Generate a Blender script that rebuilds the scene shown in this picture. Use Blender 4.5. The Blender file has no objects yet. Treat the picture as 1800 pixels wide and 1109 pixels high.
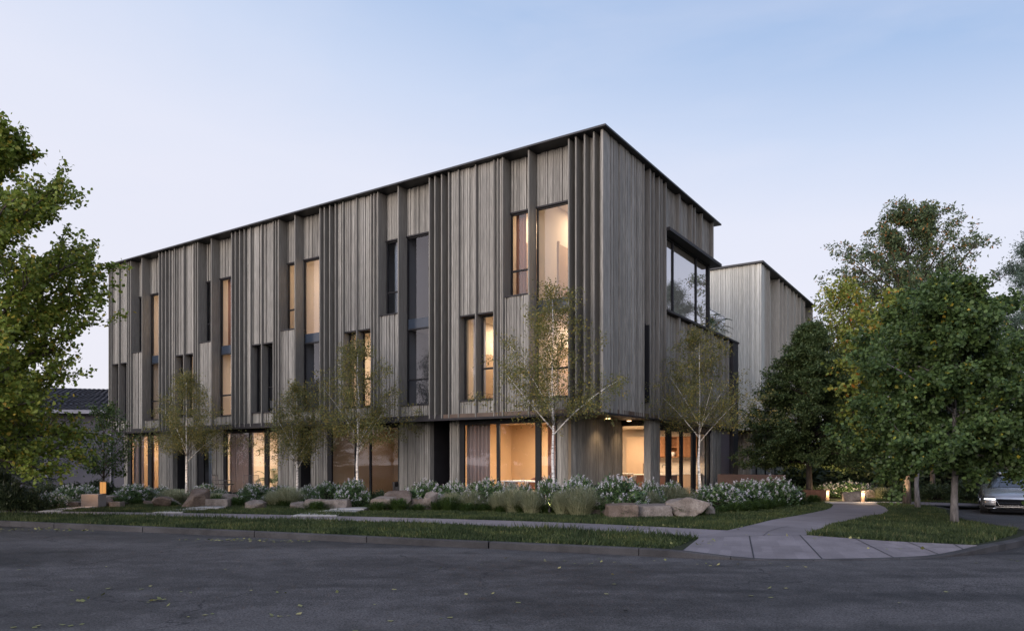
import bpy, bmesh, math, random
import numpy as np
from mathutils import Vector, Matrix
rad = math.radians
S = bpy.context.scene
COL = S.collection
F, CX, HY, EYE = 1284.0, 900.0, 812.0, 1.55
random.seed(7)

# ------------------------------------------------------------------ helpers
def at(x, y, z=0.15):
    Y = (EYE - z) * F / (y - HY)
    return Vector(((x - CX) / F * Y, Y, z))
_n = math.hypot(850, 1284)
DR = (850 / _n, 1284 / _n)
DL = (-DR[1], DR[0])
C0 = (2.617, 21.0)
TH = math.atan2(DR[1], DR[0])
def W(b, a, z=0.0):
    return Vector((C0[0] + b * DR[0] + a * DL[0], C0[1] + b * DR[1] + a * DL[1], z))

def tag(o, label=None, cat=None, group=None, kind=None):
    if label: o['label'] = label
    if cat: o['category'] = cat
    if group: o['group'] = group
    if kind: o['kind'] = kind
    return o
def link(o, parent=None):
    COL.objects.link(o)
    if parent is not None: o.parent = parent
    return o
def thing(name, label, cat, loc=(0, 0, 0), rz=0.0, group=None):
    o = bpy.data.objects.new(name, None)
    o.empty_display_size = 0.2
    link(o)
    o.location = loc
    o.rotation_euler = (0, 0, rz)
    return tag(o, label, cat, group)
def npmesh(name, V, Fc, mats=None, midx=None, smooth=False):
    V = np.asarray(V, dtype=np.float32); Fc = np.asarray(Fc, dtype=np.int32)
    me = bpy.data.meshes.new(name)
    k = Fc.shape[1]; m = Fc.shape[0]
    me.vertices.add(len(V)); me.vertices.foreach_set('co', V.ravel())
    me.loops.add(m * k); me.loops.foreach_set('vertex_index', Fc.ravel())
    me.polygons.add(m)
    me.polygons.foreach_set('loop_start', np.arange(0, m * k, k, dtype=np.int32))
    me.polygons.foreach_set('loop_total', np.full(m, k, dtype=np.int32))
    for mt in (mats or []): me.materials.append(mt)
    if midx is not None: me.polygons.foreach_set('material_index', np.asarray(midx, dtype=np.int32))
    if smooth: me.polygons.foreach_set('use_smooth', np.ones(m, dtype=bool))
    me.update(calc_edges=True); me.validate()
    return me
class MB:
    def __init__(s): s.v = []; s.f = []; s.m = []
    def face(s, pts, mi=0):
        n = len(s.v); s.v += [tuple(p) for p in pts]; s.f.append(list(range(n, n + len(pts)))); s.m.append(mi)
    def box(s, x0, x1, y0, y1, z0, z1, mi=0):
        n = len(s.v)
        s.v += [(x0, y0, z0), (x1, y0, z0), (x1, y1, z0), (x0, y1, z0), (x0, y0, z1), (x1, y0, z1), (x1, y1, z1), (x0, y1, z1)]
        for q in ((0, 3, 2, 1), (4, 5, 6, 7), (0, 1, 5, 4), (1, 2, 6, 5), (2, 3, 7, 6), (3, 0, 4, 7)):
            s.f.append([n + i for i in q]); s.m.append(mi)
        return s
    def prism(s, pts, z0, z1, mi=0):
        n = len(s.v); k = len(pts)
        z0f = z0 if callable(z0) else (lambda p: z0); z1f = z1 if callable(z1) else (lambda p: z1)
        s.v += [(p[0], p[1], z0f(p)) for p in pts] + [(p[0], p[1], z1f(p)) for p in pts]
        s.f.append([n + i for i in reversed(range(k))]); s.m.append(mi)
        s.f.append([n + k + i for i in range(k)]); s.m.append(mi)
        for i in range(k):
            j = (i + 1) % k
            s.f.append([n + i, n + j, n + k + j, n + k + i]); s.m.append(mi)
        return s
    def tube(s, pts, r, sides=8, mi=0, cap=True):
        pts = [Vector(p) for p in pts]
        rs = r if hasattr(r, '__len__') else [r] * len(pts)
        n = len(s.v)
        for i, p in enumerate(pts):
            d = (pts[min(i + 1, len(pts) - 1)] - pts[max(i - 1, 0)]).normalized()
            u = d.orthogonal().normalized() if i == 0 else (u - d * u.dot(d)).normalized()
            w = d.cross(u)
            for k in range(sides):
                t = 2 * math.pi * k / sides
                s.v.append(tuple(p + (u * math.cos(t) + w * math.sin(t)) * rs[i]))
        for i in range(len(pts) - 1):
            for k in range(sides):
                a = n + i * sides + k; b = n + i * sides + (k + 1) % sides
                s.f.append([a, b, b + sides, a + sides]); s.m.append(mi)
        if cap:
            s.f.append([n + k for k in reversed(range(sides))]); s.m.append(mi)
            e = n + (len(pts) - 1) * sides
            s.f.append([e + k for k in range(sides)]); s.m.append(mi)
        return s
    def lathe(s, prof, c=(0, 0, 0), sides=20, mi=0):
        n = len(s.v); m = len(prof)
        for (r, z) in prof:
            for k in range(sides):
                t = 2 * math.pi * k / sides
                s.v.append((c[0] + r * math.cos(t), c[1] + r * math.sin(t), c[2] + z))
        for i in range(m - 1):
            for k in range(sides):
                a = n + i * sides + k; b = n + i * sides + (k + 1) % sides
                s.f.append([a, b, b + sides, a + sides]); s.m.append(mi)
        s.f.append([n + k for k in reversed(range(sides))]); s.m.append(mi)
        s.f.append([n + (m - 1) * sides + k for k in range(sides)]); s.m.append(mi)
        return s
    def build(s, name, mats, parent=None, smooth=False, bevel=0.0):
        me = bpy.data.meshes.new(name)
        me.from_pydata(s.v, [], s.f)
        if not isinstance(mats, (list, tuple)): mats = [mats]
        for mt in mats: me.materials.append(mt)
        me.polygons.foreach_set('material_index', s.m)
        if smooth: me.polygons.foreach_set('use_smooth', [True] * len(me.polygons))
        me.update()
        o = link(bpy.data.objects.new(name, me), parent)
        if bevel:
            md = o.modifiers.new('b', 'BEVEL'); md.width = bevel; md.segments = 2; md.limit_method = 'ANGLE'
        return o
def catmull(P, n=8):
    P = [Vector(p) for p in P]
    Q = [2 * P[0] - P[1]] + P + [2 * P[-1] - P[-2]]
    out = []
    for i in range(1, len(Q) - 2):
        for k in range(n):
            t = k / n
            a, b, c, d = Q[i - 1], Q[i], Q[i + 1], Q[i + 2]
            out.append(0.5 * ((2 * b) + (c - a) * t + (2 * a - 5 * b + 4 * c - d) * t * t + (3 * b - a - 3 * c + d) * t ** 3))
    out.append(P[-1]); return out

# ------------------------------------------------------------------ materials
def newmat(name):
    m = bpy.data.materials.new(name); m.use_nodes = True
    nt = m.node_tree; nt.nodes.clear()
    out = nt.nodes.new('ShaderNodeOutputMaterial')
    return m, nt, out
def N(nt, t, **kw):
    n = nt.nodes.new(t)
    for k, v in kw.items(): setattr(n, k, v)
    return n
def ramp(nt, stops, fac=None, interp='LINEAR'):
    r = N(nt, 'ShaderNodeValToRGB'); cr = r.color_ramp; cr.interpolation = interp
    while len(cr.elements) < len(stops): cr.elements.new(0.5)
    for e, (p, c) in zip(cr.elements, stops):
        e.position = p; e.color = (c[0], c[1], c[2], 1) if len(c) == 3 else c
    if fac is not None: nt.links.new(fac, r.inputs[0])
    return r
def noise(nt, scale, detail=4, rough=0.55, vec=None, dist=0.0):
    n = N(nt, 'ShaderNodeTexNoise'); n.inputs['Scale'].default_value = scale
    n.inputs['Detail'].default_value = detail; n.inputs['Roughness'].default_value = rough
    n.inputs['Distortion'].default_value = dist
    if vec is not None: nt.links.new(vec, n.inputs['Vector'])
    return n
def mapped(nt, coord='Object', scale=(1, 1, 1), rot=(0, 0, 0)):
    tc = N(nt, 'ShaderNodeTexCoord'); mp = N(nt, 'ShaderNodeMapping')
    mp.inputs['Scale'].default_value = scale; mp.inputs['Rotation'].default_value = rot
    nt.links.new(tc.outputs[coord], mp.inputs['Vector']); return mp.outputs[0]
def mixc(nt, fac, a, b, mode='MIX'):
    m = N(nt, 'ShaderNodeMix', data_type='RGBA', blend_type=mode)
    for i, v in ((0, fac), (6, a), (7, b)):
        if isinstance(v, (int, float)): m.inputs[i].default_value = v
        elif isinstance(v, (tuple, list)): m.inputs[i].default_value = (v[0], v[1], v[2], 1)
        else: nt.links.new(v, m.inputs[i])
    return m.outputs[2]
def math_(nt, op, a, b=0.0):
    m = N(nt, 'ShaderNodeMath', operation=op)
    for i, v in ((0, a), (1, b)):
        if isinstance(v, (int, float)): m.inputs[i].default_value = v
        else: nt.links.new(v, m.inputs[i])
    return m.outputs[0]
def bump(nt, h, strength=0.3, dist=0.02):
    b = N(nt, 'ShaderNodeBump'); b.inputs['Strength'].default_value = strength; b.inputs['Distance'].default_value = dist
    nt.links.new(h, b.inputs['Height']); return b.outputs[0]
def pbsdf(nt, out, color, rough=0.6, metal=0.0, spec=0.5, normal=None, **kw):
    p = N(nt, 'ShaderNodeBsdfPrincipled')
    for key, v in (('Base Color', color), ('Roughness', rough), ('Metallic', metal), ('Specular IOR Level', spec)):
        if isinstance(v, (int, float)): p.inputs[key].default_value = v
        elif isinstance(v, (tuple, list)): p.inputs[key].default_value = (v[0], v[1], v[2], 1)
        else: nt.links.new(v, p.inputs[key])
    if normal is not None: nt.links.new(normal, p.inputs['Normal'])
    for k, v in kw.items(): p.inputs[k.replace('_', ' ')].default_value = v
    nt.links.new(p.outputs[0], out.inputs[0]); return p
def simple(name, c, rough=0.6, metal=0.0, spec=0.5, var=0.12, scale=8.0, b=0.0):
    m, nt, out = newmat(name)
    v = mapped(nt)
    n = noise(nt, scale, 5, 0.6, v)
    r = ramp(nt, [(0.3, tuple(x * (1 - var) for x in c)), (0.7, tuple(min(1, x * (1 + var)) for x in c))], n.outputs[0])
    pbsdf(nt, out, r.outputs[0], rough, metal, spec, bump(nt, n.outputs[0], b, 0.01) if b else None)
    return m
def emis(name, c, s):
    m, nt, out = newmat(name)
    e = N(nt, 'ShaderNodeEmission'); e.inputs[0].default_value = (*c, 1); e.inputs[1].default_value = s
    nt.links.new(e.outputs[0], out.inputs[0]); return m

def wood_mat(name, lo, hi, fine=1.0):
    m, nt, out = newmat(name)
    v1 = mapped(nt, 'Object', (38, 38, 0.9)); v2 = mapped(nt, 'Object', (1.6, 1.6, 0.22)); v3 = mapped(nt, 'Object', (64, 64, 2.0))
    n1 = noise(nt, 1.0, 4, 0.6, v1, 0.0); n2 = noise(nt, 1.0, 3, 0.5, v2); n3 = noise(nt, 1.0, 3, 0.6, v3)
    g = N(nt, 'ShaderNodeNewGeometry')
    a = math_(nt, 'MULTIPLY', n1.outputs[0], 0.26)
    a = math_(nt, 'ADD', a, math_(nt, 'MULTIPLY', n2.outputs[0], 0.24))
    a = math_(nt, 'ADD', a, math_(nt, 'MULTIPLY', n3.outputs[0], 0.74))
    a = math_(nt, 'ADD', a, math_(nt, 'MULTIPLY', g.outputs['Random Per Island'], 0.11))
    a = math_(nt, 'SUBTRACT', a, 0.175)
    mid = tuple((x + y) * 0.40 for x, y in zip(lo, hi))
    r = ramp(nt, [(0.16, lo), (0.46, mid), (0.76, hi)], a)
    pbsdf(nt, out, r.outputs[0], 0.62, 0, 0.35, bump(nt, n3.outputs[0], 0.35, 0.006))
    return m
M = {}
M['wood'] = wood_mat('weathered_wood', (0.048, 0.043, 0.037), (0.40, 0.380, 0.338))
M['wood_pale'] = wood_mat('pale_weathered_wood', (0.24, 0.235, 0.205), (0.66, 0.65, 0.585))
M['fin'] = wood_mat('fin_wood', (0.080, 0.074, 0.065), (0.27, 0.255, 0.225))  # darker than the cladding; shade between fins is partly put into this colour
M['fin_pale'] = wood_mat('fin_pale_wood', (0.22, 0.205, 0.175), (0.44, 0.42, 0.37))
M['trim'] = simple('dark_trim_metal', (0.026, 0.024, 0.026), 0.6, 0.0, 0.2, 0.15, 3)
M['roof'] = simple('roof_metal', (0.03, 0.031, 0.035), 0.5, 0.1, 0.3, 0.12, 2)
M['frame'] = simple('window_frame_metal', (0.014, 0.014, 0.016), 0.55, 0.0, 0.2, 0.15, 3)
M['soffit'] = simple('soffit_board', (0.085, 0.056, 0.04), 0.55, 0, 0.4, 0.2, 2)
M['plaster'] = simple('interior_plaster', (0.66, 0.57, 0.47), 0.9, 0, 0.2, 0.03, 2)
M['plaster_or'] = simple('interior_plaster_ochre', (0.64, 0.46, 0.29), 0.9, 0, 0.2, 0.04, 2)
M['plaster_unlit'] = simple('interior_plaster_unlit', (0.15, 0.15, 0.16), 0.9, 0, 0.2, 0.05, 2)  # darkened plaster copy for rooms without a lamp; their gloom is in the colour
M['ceiling'] = simple('interior_ceiling', (0.7, 0.62, 0.52), 0.9, 0, 0.2, 0.03, 2)
M['floor_in'] = simple('interior_floor', (0.32, 0.20, 0.12), 0.5, 0, 0.4, 0.2, 4)
M['spandrel'] = simple('spandrel_glass', (0.03, 0.04, 0.058), 0.2, 0, 0.35, 0.08, 1)
M['cabinet'] = wood_mat('cabinet_wood', (0.22, 0.085, 0.03), (0.46, 0.21, 0.09))
M['cab_beige'] = simple('cabinet_beige', (0.42, 0.30, 0.20), 0.6, 0, 0.3, 0.05, 2)
M['island'] = simple('island_clay', (0.30, 0.17, 0.125), 0.6, 0, 0.3, 0.05, 2)
M['stone_top'] = simple('counter_stone', (0.7, 0.64, 0.55), 0.3, 0, 0.5, 0.06, 6)
M['white_pl'] = simple('white_plastic', (0.72, 0.68, 0.64), 0.45, 0, 0.4, 0.04, 3)
M['brown_fab'] = simple('brown_leather', (0.13, 0.055, 0.035), 0.6, 0, 0.3, 0.15, 9)
M['black'] = simple('black_steel', (0.02, 0.02, 0.02), 0.45, 0.4, 0.5, 0.2, 9)
M['wire'] = simple('grey_wire_steel', (0.11, 0.10, 0.10), 0.45, 0.5, 0.5, 0.1, 9)
M['corten'] = simple('rusted_steel', (0.13, 0.062, 0.04), 0.8, 0.1, 0.3, 0.35, 6, 0.2)
M['corten_low'] = simple('pinkish_brown_render', (0.085, 0.055, 0.048), 0.8, 0, 0.3, 0.12, 3)
M['door'] = simple('dark_door_paint', (0.03, 0.03, 0.034), 0.45, 0, 0.4, 0.1, 2)
M['mauve'] = simple('mauve_panel', (0.17, 0.14, 0.145), 0.6, 0, 0.3, 0.08, 2)

def curtain_mat(name, c):
    m, nt, out = newmat(name)
    d = N(nt, 'ShaderNodeBsdfDiffuse'); d.inputs[0].default_value = (*c, 1)
    t = N(nt, 'ShaderNodeBsdfTranslucent'); t.inputs[0].default_value = (*c, 1)
    mx = N(nt, 'ShaderNodeMixShader'); mx.inputs[0].default_value = 0.4
    nt.links.new(d.outputs[0], mx.inputs[1]); nt.links.new(t.outputs[0], mx.inputs[2])
    nt.links.new(mx.outputs[0], out.inputs[0]); return m
M['curtain_grey'] = curtain_mat('grey_curtain', (0.37, 0.29, 0.275))
M['curtain_brown'] = curtain_mat('brown_curtain', (0.38, 0.20, 0.13))
M['curtain_white'] = curtain_mat('white_sheer', (0.72, 0.68, 0.66))
M['curtain_blue'] = curtain_mat('blue_grey_curtain', (0.30, 0.34, 0.40))

def glass_mat(name, r0, tint=(0.9, 0.92, 0.93)):
    m, nt, out = newmat(name)
    lw = N(nt, 'ShaderNodeLayerWeight'); lw.inputs['Blend'].default_value = 0.5
    rf = math_(nt, 'ADD', math_(nt, 'MULTIPLY', math_(nt, 'POWER', lw.outputs['Facing'], 4.0), 1.0 - r0), r0)
    t = N(nt, 'ShaderNodeBsdfTransparent'); t.inputs[0].default_value = (*tint, 1)
    g = N(nt, 'ShaderNodeBsdfGlossy'); g.inputs['Roughness'].default_value = 0.012
    g.inputs[0].default_value = (0.95, 0.95, 1.0, 1)
    v = mapped(nt, 'Object', (0.7, 0.7, 0.7)); n = noise(nt, 1.0, 1, 0.4, v)
    nb = bump(nt, n.outputs[0], 0.06, 0.05); nt.links.new(nb, g.inputs['Normal'])
    mx = N(nt, 'ShaderNodeMixShader')
    nt.links.new(rf, mx.inputs[0]); nt.links.new(t.outputs[0], mx.inputs[1]); nt.links.new(g.outputs[0], mx.inputs[2])
    nt.links.new(mx.outputs[0], out.inputs[0]); return m
M['glass'] = glass_mat('window_glass', 0.055)
M['glass_hi'] = glass_mat('coated_window_glass', 0.42, (0.75, 0.77, 0.80))
M['glass_rail'] = glass_mat('balustrade_glass', 0.22)
M['glass_low'] = glass_mat('clear_window_glass', 0.05)

def asphalt():
    m, nt, out = newmat('asphalt')
    v = mapped(nt, 'Object', (1, 1, 1)); vs = mapped(nt, 'Object', (0.33, 1.0, 1), (0, 0, 0.36))
    big = noise(nt, 0.55, 5, 0.6, vs, 0.6); mid = noise(nt, 2.4, 5, 0.65, v); fine = noise(nt, 48, 5, 0.8, v)
    vor = N(nt, 'ShaderNodeTexVoronoi'); vor.inputs['Scale'].default_value = 55; nt.links.new(v, vor.inputs['Vector'])
    a = math_(nt, 'ADD', math_(nt, 'MULTIPLY', big.outputs[0], 0.62), math_(nt, 'MULTIPLY', mid.outputs[0], 0.38))
    base = ramp(nt, [(0.39, (0.027, 0.0255, 0.025)), (0.49, (0.051, 0.048, 0.047)), (0.59, (0.080, 0.075, 0.074))], a)
    fr = ramp(nt, [(0.40, (0.45, 0.45, 0.45)), (0.60, (1.6, 1.6, 1.6))], fine.outputs[0])
    c = mixc(nt, 1.0, base.outputs[0], fr.outputs[0], 'MULTIPLY')
    sp = ramp(nt, [(0.0, (1, 1, 1)), (0.16, (0, 0, 0))], vor.outputs['Distance'])
    c = mixc(nt, math_(nt, 'MULTIPLY', sp.outputs[0], 0.5), c, (0.16, 0.155, 0.165))
    # cracks
    vw = noise(nt, 1.3, 4, 0.6, v); add = N(nt, 'ShaderNodeVectorMath', operation='ADD')
    nt.links.new(v, add.inputs[0]); nt.links.new(vw.outputs['Color'], add.inputs[1])
    ck = N(nt, 'ShaderNodeTexVoronoi', feature='DISTANCE_TO_EDGE'); ck.inputs['Scale'].default_value = 0.28
    nt.links.new(add.outputs[0], ck.inputs['Vector'])
    ckr = ramp(nt, [(0.0, (1, 1, 1)), (0.007, (0, 0, 0))], ck.outputs['Distance'])
    gate = ramp(nt, [(0.44, (0, 0, 0)), (0.52, (1, 1, 1))], noise(nt, 0.35, 2, 0.5, v).outputs[0])
    c = mixc(nt, math_(nt, 'MULTIPLY', math_(nt, 'MULTIPLY', ckr.outputs[0], gate.outputs[0]), 0.8), c, (0.016, 0.015, 0.017))
    h = math_(nt, 'ADD', fine.outputs[0], math_(nt, 'MULTIPLY', sp.outputs[0], 0.6))
    rg = ramp(nt, [(0.35, (0.62, 0.62, 0.62)), (0.62, (0.85, 0.85, 0.85))], a)
    pbsdf(nt, out, c, rg.outputs[0], 0, 0.18, bump(nt, h, 0.6, 0.012)); return m
M['asphalt'] = asphalt()
def concrete(name, c, var=0.18, stain=0.25):
    m, nt, out = newmat(name)
    v = mapped(nt); n = noise(nt, 1.1, 6, 0.65, v); f = noise(nt, 60, 3, 0.7, v)
    g = N(nt, 'ShaderNodeNewGeometry')
    r = ramp(nt, [(0.3, tuple(x * (1 - var) for x in c)), (0.7, tuple(x * (1 + var) for x in c))], n.outputs[0])
    fr = ramp(nt, [(0.3, (0.78,) * 3), (0.7, (1.2,) * 3)], f.outputs[0])
    c2 = mixc(nt, 1.0, r.outputs[0], fr.outputs[0], 'MULTIPLY')
    ir = ramp(nt, [(0.0, (0.88,) * 3), (1.0, (1.1,) * 3)], g.outputs['Random Per Island'])
    c3 = mixc(nt, 1.0, c2, ir.outputs[0], 'MULTIPLY')
    pbsdf(nt, out, c3, 0.82, 0, 0.3, bump(nt, f.outputs[0], 0.35, 0.005)); return m
M['paving'] = concrete('sidewalk_concrete', (0.165, 0.146, 0.152))
M['kerb'] = concrete('kerb_concrete', (0.038, 0.0365, 0.038), 0.45)
M['slab'] = concrete('pale_concrete', (0.33, 0.315, 0.30))
M['wall_conc'] = concrete('garden_wall_concrete', (0.24, 0.22, 0.21))
M['joint'] = simple('joint_sealant', (0.02, 0.019, 0.021), 0.8)
def soil():
    m, nt, out = newmat('soil'); v = mapped(nt); n = noise(nt, 2.0, 6, 0.7, v); f = noise(nt, 40, 3, 0.7, v)
    a = math_(nt, 'ADD', math_(nt, 'MULTIPLY', n.outputs[0], 0.6), math_(nt, 'MULTIPLY', f.outputs[0], 0.4))
    r = ramp(nt, [(0.35, (0.012, 0.016, 0.008)), (0.6, (0.026, 0.032, 0.014)), (0.75, (0.04, 0.038, 0.022))], a)
    pbsdf(nt, out, r.outputs[0], 0.95, 0, 0.2, bump(nt, f.outputs[0], 0.8, 0.03)); return m
M['soil'] = soil()
def leafmat(name, stops, trans=0.35, rough=0.5, spec=0.3):
    m, nt, out = newmat(name)
    g = N(nt, 'ShaderNodeNewGeometry')
    r = ramp(nt, stops, g.outputs['Random Per Island'])
    p = N(nt, 'ShaderNodeBsdfPrincipled'); p.inputs['Roughness'].default_value = rough; p.inputs['Specular IOR Level'].default_value = spec
    nt.links.new(r.outputs[0], p.inputs['Base Color'])
    t = N(nt, 'ShaderNodeBsdfTranslucent'); nt.links.new(r.outputs[0], t.inputs[0])
    mx = N(nt, 'ShaderNodeMixShader'); mx.inputs[0].default_value = trans
    nt.links.new(p.outputs[0], mx.inputs[1]); nt.links.new(t.outputs[0], mx.inputs[2]); nt.links.new(mx.outputs[0], out.inputs[0])
    return m
M['lf_maple'] = leafmat('maple_leaf', [(0, (0.101, 0.146, 0.024)), (0.45, (0.169, 0.223, 0.037)), (0.86, (0.251, 0.291, 0.053)), (0.95, (0.352, 0.313, 0.053)), (1, (0.460, 0.298, 0.040))])
M['lf_linden'] = leafmat('linden_leaf', [(0, (0.034, 0.062, 0.020)), (0.5, (0.059, 0.098, 0.028)), (0.983, (0.102, 0.155, 0.044)), (0.99, (0.324, 0.321, 0.037)), (1, (0.389, 0.261, 0.037))])
M['lf_dark'] = leafmat('hornbeam_leaf', [(0, (0.043, 0.072, 0.025)), (0.6, (0.079, 0.114, 0.040)), (1, (0.134, 0.169, 0.067))])
M['lf_tall'] = leafmat('ash_leaf', [(0, (0.056, 0.090, 0.039)), (0.6, (0.098, 0.137, 0.063)), (0.9, (0.147, 0.168, 0.070)), (0.95, (0.308, 0.154, 0.042)), (1, (0.364, 0.140, 0.042))])
M['lf_yellow'] = leafmat('yellowing_leaf', [(0, (0.122, 0.166, 0.033)), (0.5, (0.216, 0.256, 0.053)), (0.88, (0.302, 0.284, 0.055)), (0.96, (0.402, 0.210, 0.034)), (1, (0.460, 0.150, 0.028))])
M['lf_pine'] = leafmat('pine_needle', [(0, (0.060, 0.093, 0.068)), (1, (0.108, 0.150, 0.108))], 0.1)
M['lf_birch'] = leafmat('birch_leaf', [(0, (0.085, 0.099, 0.034)), (0.55, (0.147, 0.152, 0.050)), (0.88, (0.248, 0.206, 0.056)), (1, (0.372, 0.271, 0.062))])
M['lf_shrub'] = leafmat('shrub_leaf', [(0, (0.040, 0.084, 0.030)), (0.6, (0.075, 0.131, 0.049)), (1, (0.133, 0.194, 0.077))], 0.2, 0.4, 0.4)
M['lf_hedge'] = leafmat('hedge_leaf', [(0, (0.025, 0.040, 0.018)), (0.7, (0.045, 0.065, 0.027)), (1, (0.075, 0.098, 0.043))], 0.2)
M['petal'] = leafmat('white_petal', [(0, (0.46, 0.44, 0.47)), (1, (0.70, 0.68, 0.72))], 0.3, 0.7, 0.2)
M['feather'] = leafmat('feather_grass', [(0, (0.203, 0.223, 0.115)), (0.6, (0.351, 0.365, 0.216)), (1, (0.540, 0.513, 0.351))], 0.35, 0.7, 0.2)
M['sedge'] = leafmat('sedge', [(0, (0.027, 0.053, 0.013)), (1, (0.075, 0.119, 0.027))], 0.3, 0.6, 0.2)
def turf_patches():
    nt = M['turf'].node_tree; p = [n for n in nt.nodes if n.type == 'BSDF_PRINCIPLED'][0]; t = [n for n in nt.nodes if n.type == 'BSDF_TRANSLUCENT'][0]
    src = p.inputs['Base Color'].links[0].from_socket
    n1 = noise(nt, 1.1, 4, 0.6, mapped(nt)); rr = ramp(nt, [(0.36, (0.55, 0.62, 0.6)), (0.5, (1, 1, 1)), (0.64, (1.55, 1.35, 1.2))], n1.outputs[0])
    c = mixc(nt, 1.0, src, rr.outputs[0], 'MULTIPLY'); nt.links.new(c, p.inputs['Base Color']); nt.links.new(c, t.inputs[0])
M['turf'] = leafmat('turf_blade', [(0, (0.024, 0.038, 0.014)), (0.7, (0.050, 0.072, 0.026)), (0.94, (0.085, 0.108, 0.042)), (1, (0.15, 0.14, 0.07))], 0.3, 0.6, 0.2)
turf_patches()
M['fallen'] = leafmat('fallen_leaf', [(0, (0.10, 0.115, 0.035)), (0.6, (0.19, 0.19, 0.07)), (1, (0.29, 0.26, 0.11))], 0.1, 0.6, 0.3)
M['palm'] = leafmat('palm_leaf', [(0, (0.02, 0.045, 0.012)), (1, (0.05, 0.09, 0.025))], 0.2)
def barkmat(name, lo, hi, sc=(10, 10, 2.5)):
    m, nt, out = newmat(name); v = mapped(nt, 'Object', sc); n = noise(nt, 1.5, 6, 0.7, v, 0.5)
    r = ramp(nt, [(0.35, lo), (0.65, hi)], n.outputs[0])
    pbsdf(nt, out, r.outputs[0], 0.9, 0, 0.2, bump(nt, n.outputs[0], 0.8, 0.02)); return m
M['bark'] = barkmat('brown_bark', (0.035, 0.027, 0.022), (0.11, 0.09, 0.075))
M['bark_grey'] = barkmat('grey_bark', (0.07, 0.066, 0.066), (0.19, 0.178, 0.175))
M['bark_dark'] = barkmat('dark_bark', (0.015, 0.013, 0.012), (0.045, 0.038, 0.033))
def birchbark():
    m, nt, out = newmat('birch_bark'); v = mapped(nt, 'Object', (5, 5, 26)); n = noise(nt, 1.2, 4, 0.6, v, 0.3)
    r = ramp(nt, [(0.37, (0.035, 0.03, 0.028)), (0.46, (0.55, 0.52, 0.48)), (0.75, (0.72, 0.69, 0.65))], n.outputs[0])
    pbsdf(nt, out, r.outputs[0], 0.75, 0, 0.3, bump(nt, n.outputs[0], 0.4, 0.01)); return m
M['birch'] = birchbark()
def rockmat(name, lo, mid, hi):
    m, nt, out = newmat(name); v = mapped(nt); n = noise(nt, 2.6, 7, 0.68, v, 0.5); f = noise(nt, 26, 4, 0.7, v)
    a = math_(nt, 'ADD', math_(nt, 'MULTIPLY', n.outputs[0], 0.65), math_(nt, 'MULTIPLY', f.outputs[0], 0.35))
    r = ramp(nt, [(0.34, lo), (0.5, mid), (0.66, hi)], a)
    pbsdf(nt, out, r.outputs[0], 0.85, 0, 0.3, bump(nt, a, 0.9, 0.05)); return m
M['rock_brown'] = rockmat('brown_sandstone', (0.056, 0.040, 0.032), (0.125, 0.095, 0.076), (0.215, 0.172, 0.142))
M['rock_pale'] = rockmat('pale_sandstone', (0.075, 0.060, 0.050), (0.165, 0.138, 0.118), (0.275, 0.240, 0.21))
M['rock_mid'] = rockmat('grey_brown_sandstone', (0.062, 0.052, 0.045), (0.145, 0.123, 0.108), (0.245, 0.215, 0.19))
M['render_grey'] = simple('house_render', (0.13, 0.125, 0.14), 0.9, 0, 0.2, 0.06, 1.0)
M['house_trim'] = simple('house_trim_paint', (0.30, 0.29, 0.31), 0.7, 0, 0.3, 0.05, 2)
M['tile'] = simple('roof_tile', (0.06, 0.056, 0.062), 0.7, 0, 0.3, 0.3, 9)
M['dark_glass'] = simple('dark_window', (0.02, 0.022, 0.028), 0.08, 0, 0.6, 0.1, 2)
M['lamp_warm'] = emis('lamp_warm', (1.0, 0.62, 0.30), 9.0)
M['lamp_soft'] = emis('lamp_shade_glow', (1.0, 0.47, 0.15), 0.6)
M['lamp_cube'] = emis('cube_lamp_glow', (1.0, 0.68, 0.38), 1.8)
M['head_em'] = emis('daytime_running_light', (0.85, 0.9, 1.0), 5.0)
M['car'] = simple('car_paint', (0.38, 0.375, 0.385), 0.2, 0.55, 0.5, 0.05, 2)
M['car_dark'] = simple('car_black_trim', (0.008, 0.008, 0.009), 0.85, 0, 0.1, 0.1, 4)
M['chrome'] = simple('car_satin_metal', (0.45, 0.45, 0.47), 0.25, 1.0, 0.5, 0.05, 4)
M['car_glass'] = simple('car_windscreen', (0.03, 0.032, 0.036), 0.05, 0, 0.8, 0.1, 2)
M['headlens'] = simple('headlight_lens', (0.09, 0.095, 0.11), 0.08, 0.2, 0.8, 0.1, 2)
M['rubber'] = simple('tyre_rubber', (0.018, 0.018, 0.019), 0.8)
M['post'] = simple('bollard_post_bronze', (0.30, 0.20, 0.13), 0.6, 0, 0.3, 0.15, 8)

# ------------------------------------------------------------------ camera, sky, light
cam = bpy.data.cameras.new('camera'); cam.lens = F / 1800 * 36; cam.sensor_width = 36
cam.shift_y = (HY - 554.5) / 1800; cam.clip_end = 2000; cam.clip_start = 0.1
co = link(bpy.data.objects.new('camera', cam)); co.location = (0, 0, EYE); co.rotation_euler = (rad(90), 0, 0)
S.camera = co
wd = bpy.data.worlds.new('World'); S.world = wd; wd.use_nodes = True
nt = wd.node_tree; nt.nodes.clear()
wo = N(nt, 'ShaderNodeOutputWorld'); bg = N(nt, 'ShaderNodeBackground')
SUN_EL, SUN_AZ = rad(9), rad(-140)      # azimuth measured from +Y, clockwise
sky = N(nt, 'ShaderNodeTexSky', sky_type='NISHITA'); sky.sun_disc = False; sky.sun_elevation = SUN_EL; sky.sun_rotation = SUN_AZ
sky.air_density = 1.0; sky.dust_density = 1.5; sky.ozone_density = 2.0
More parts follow.
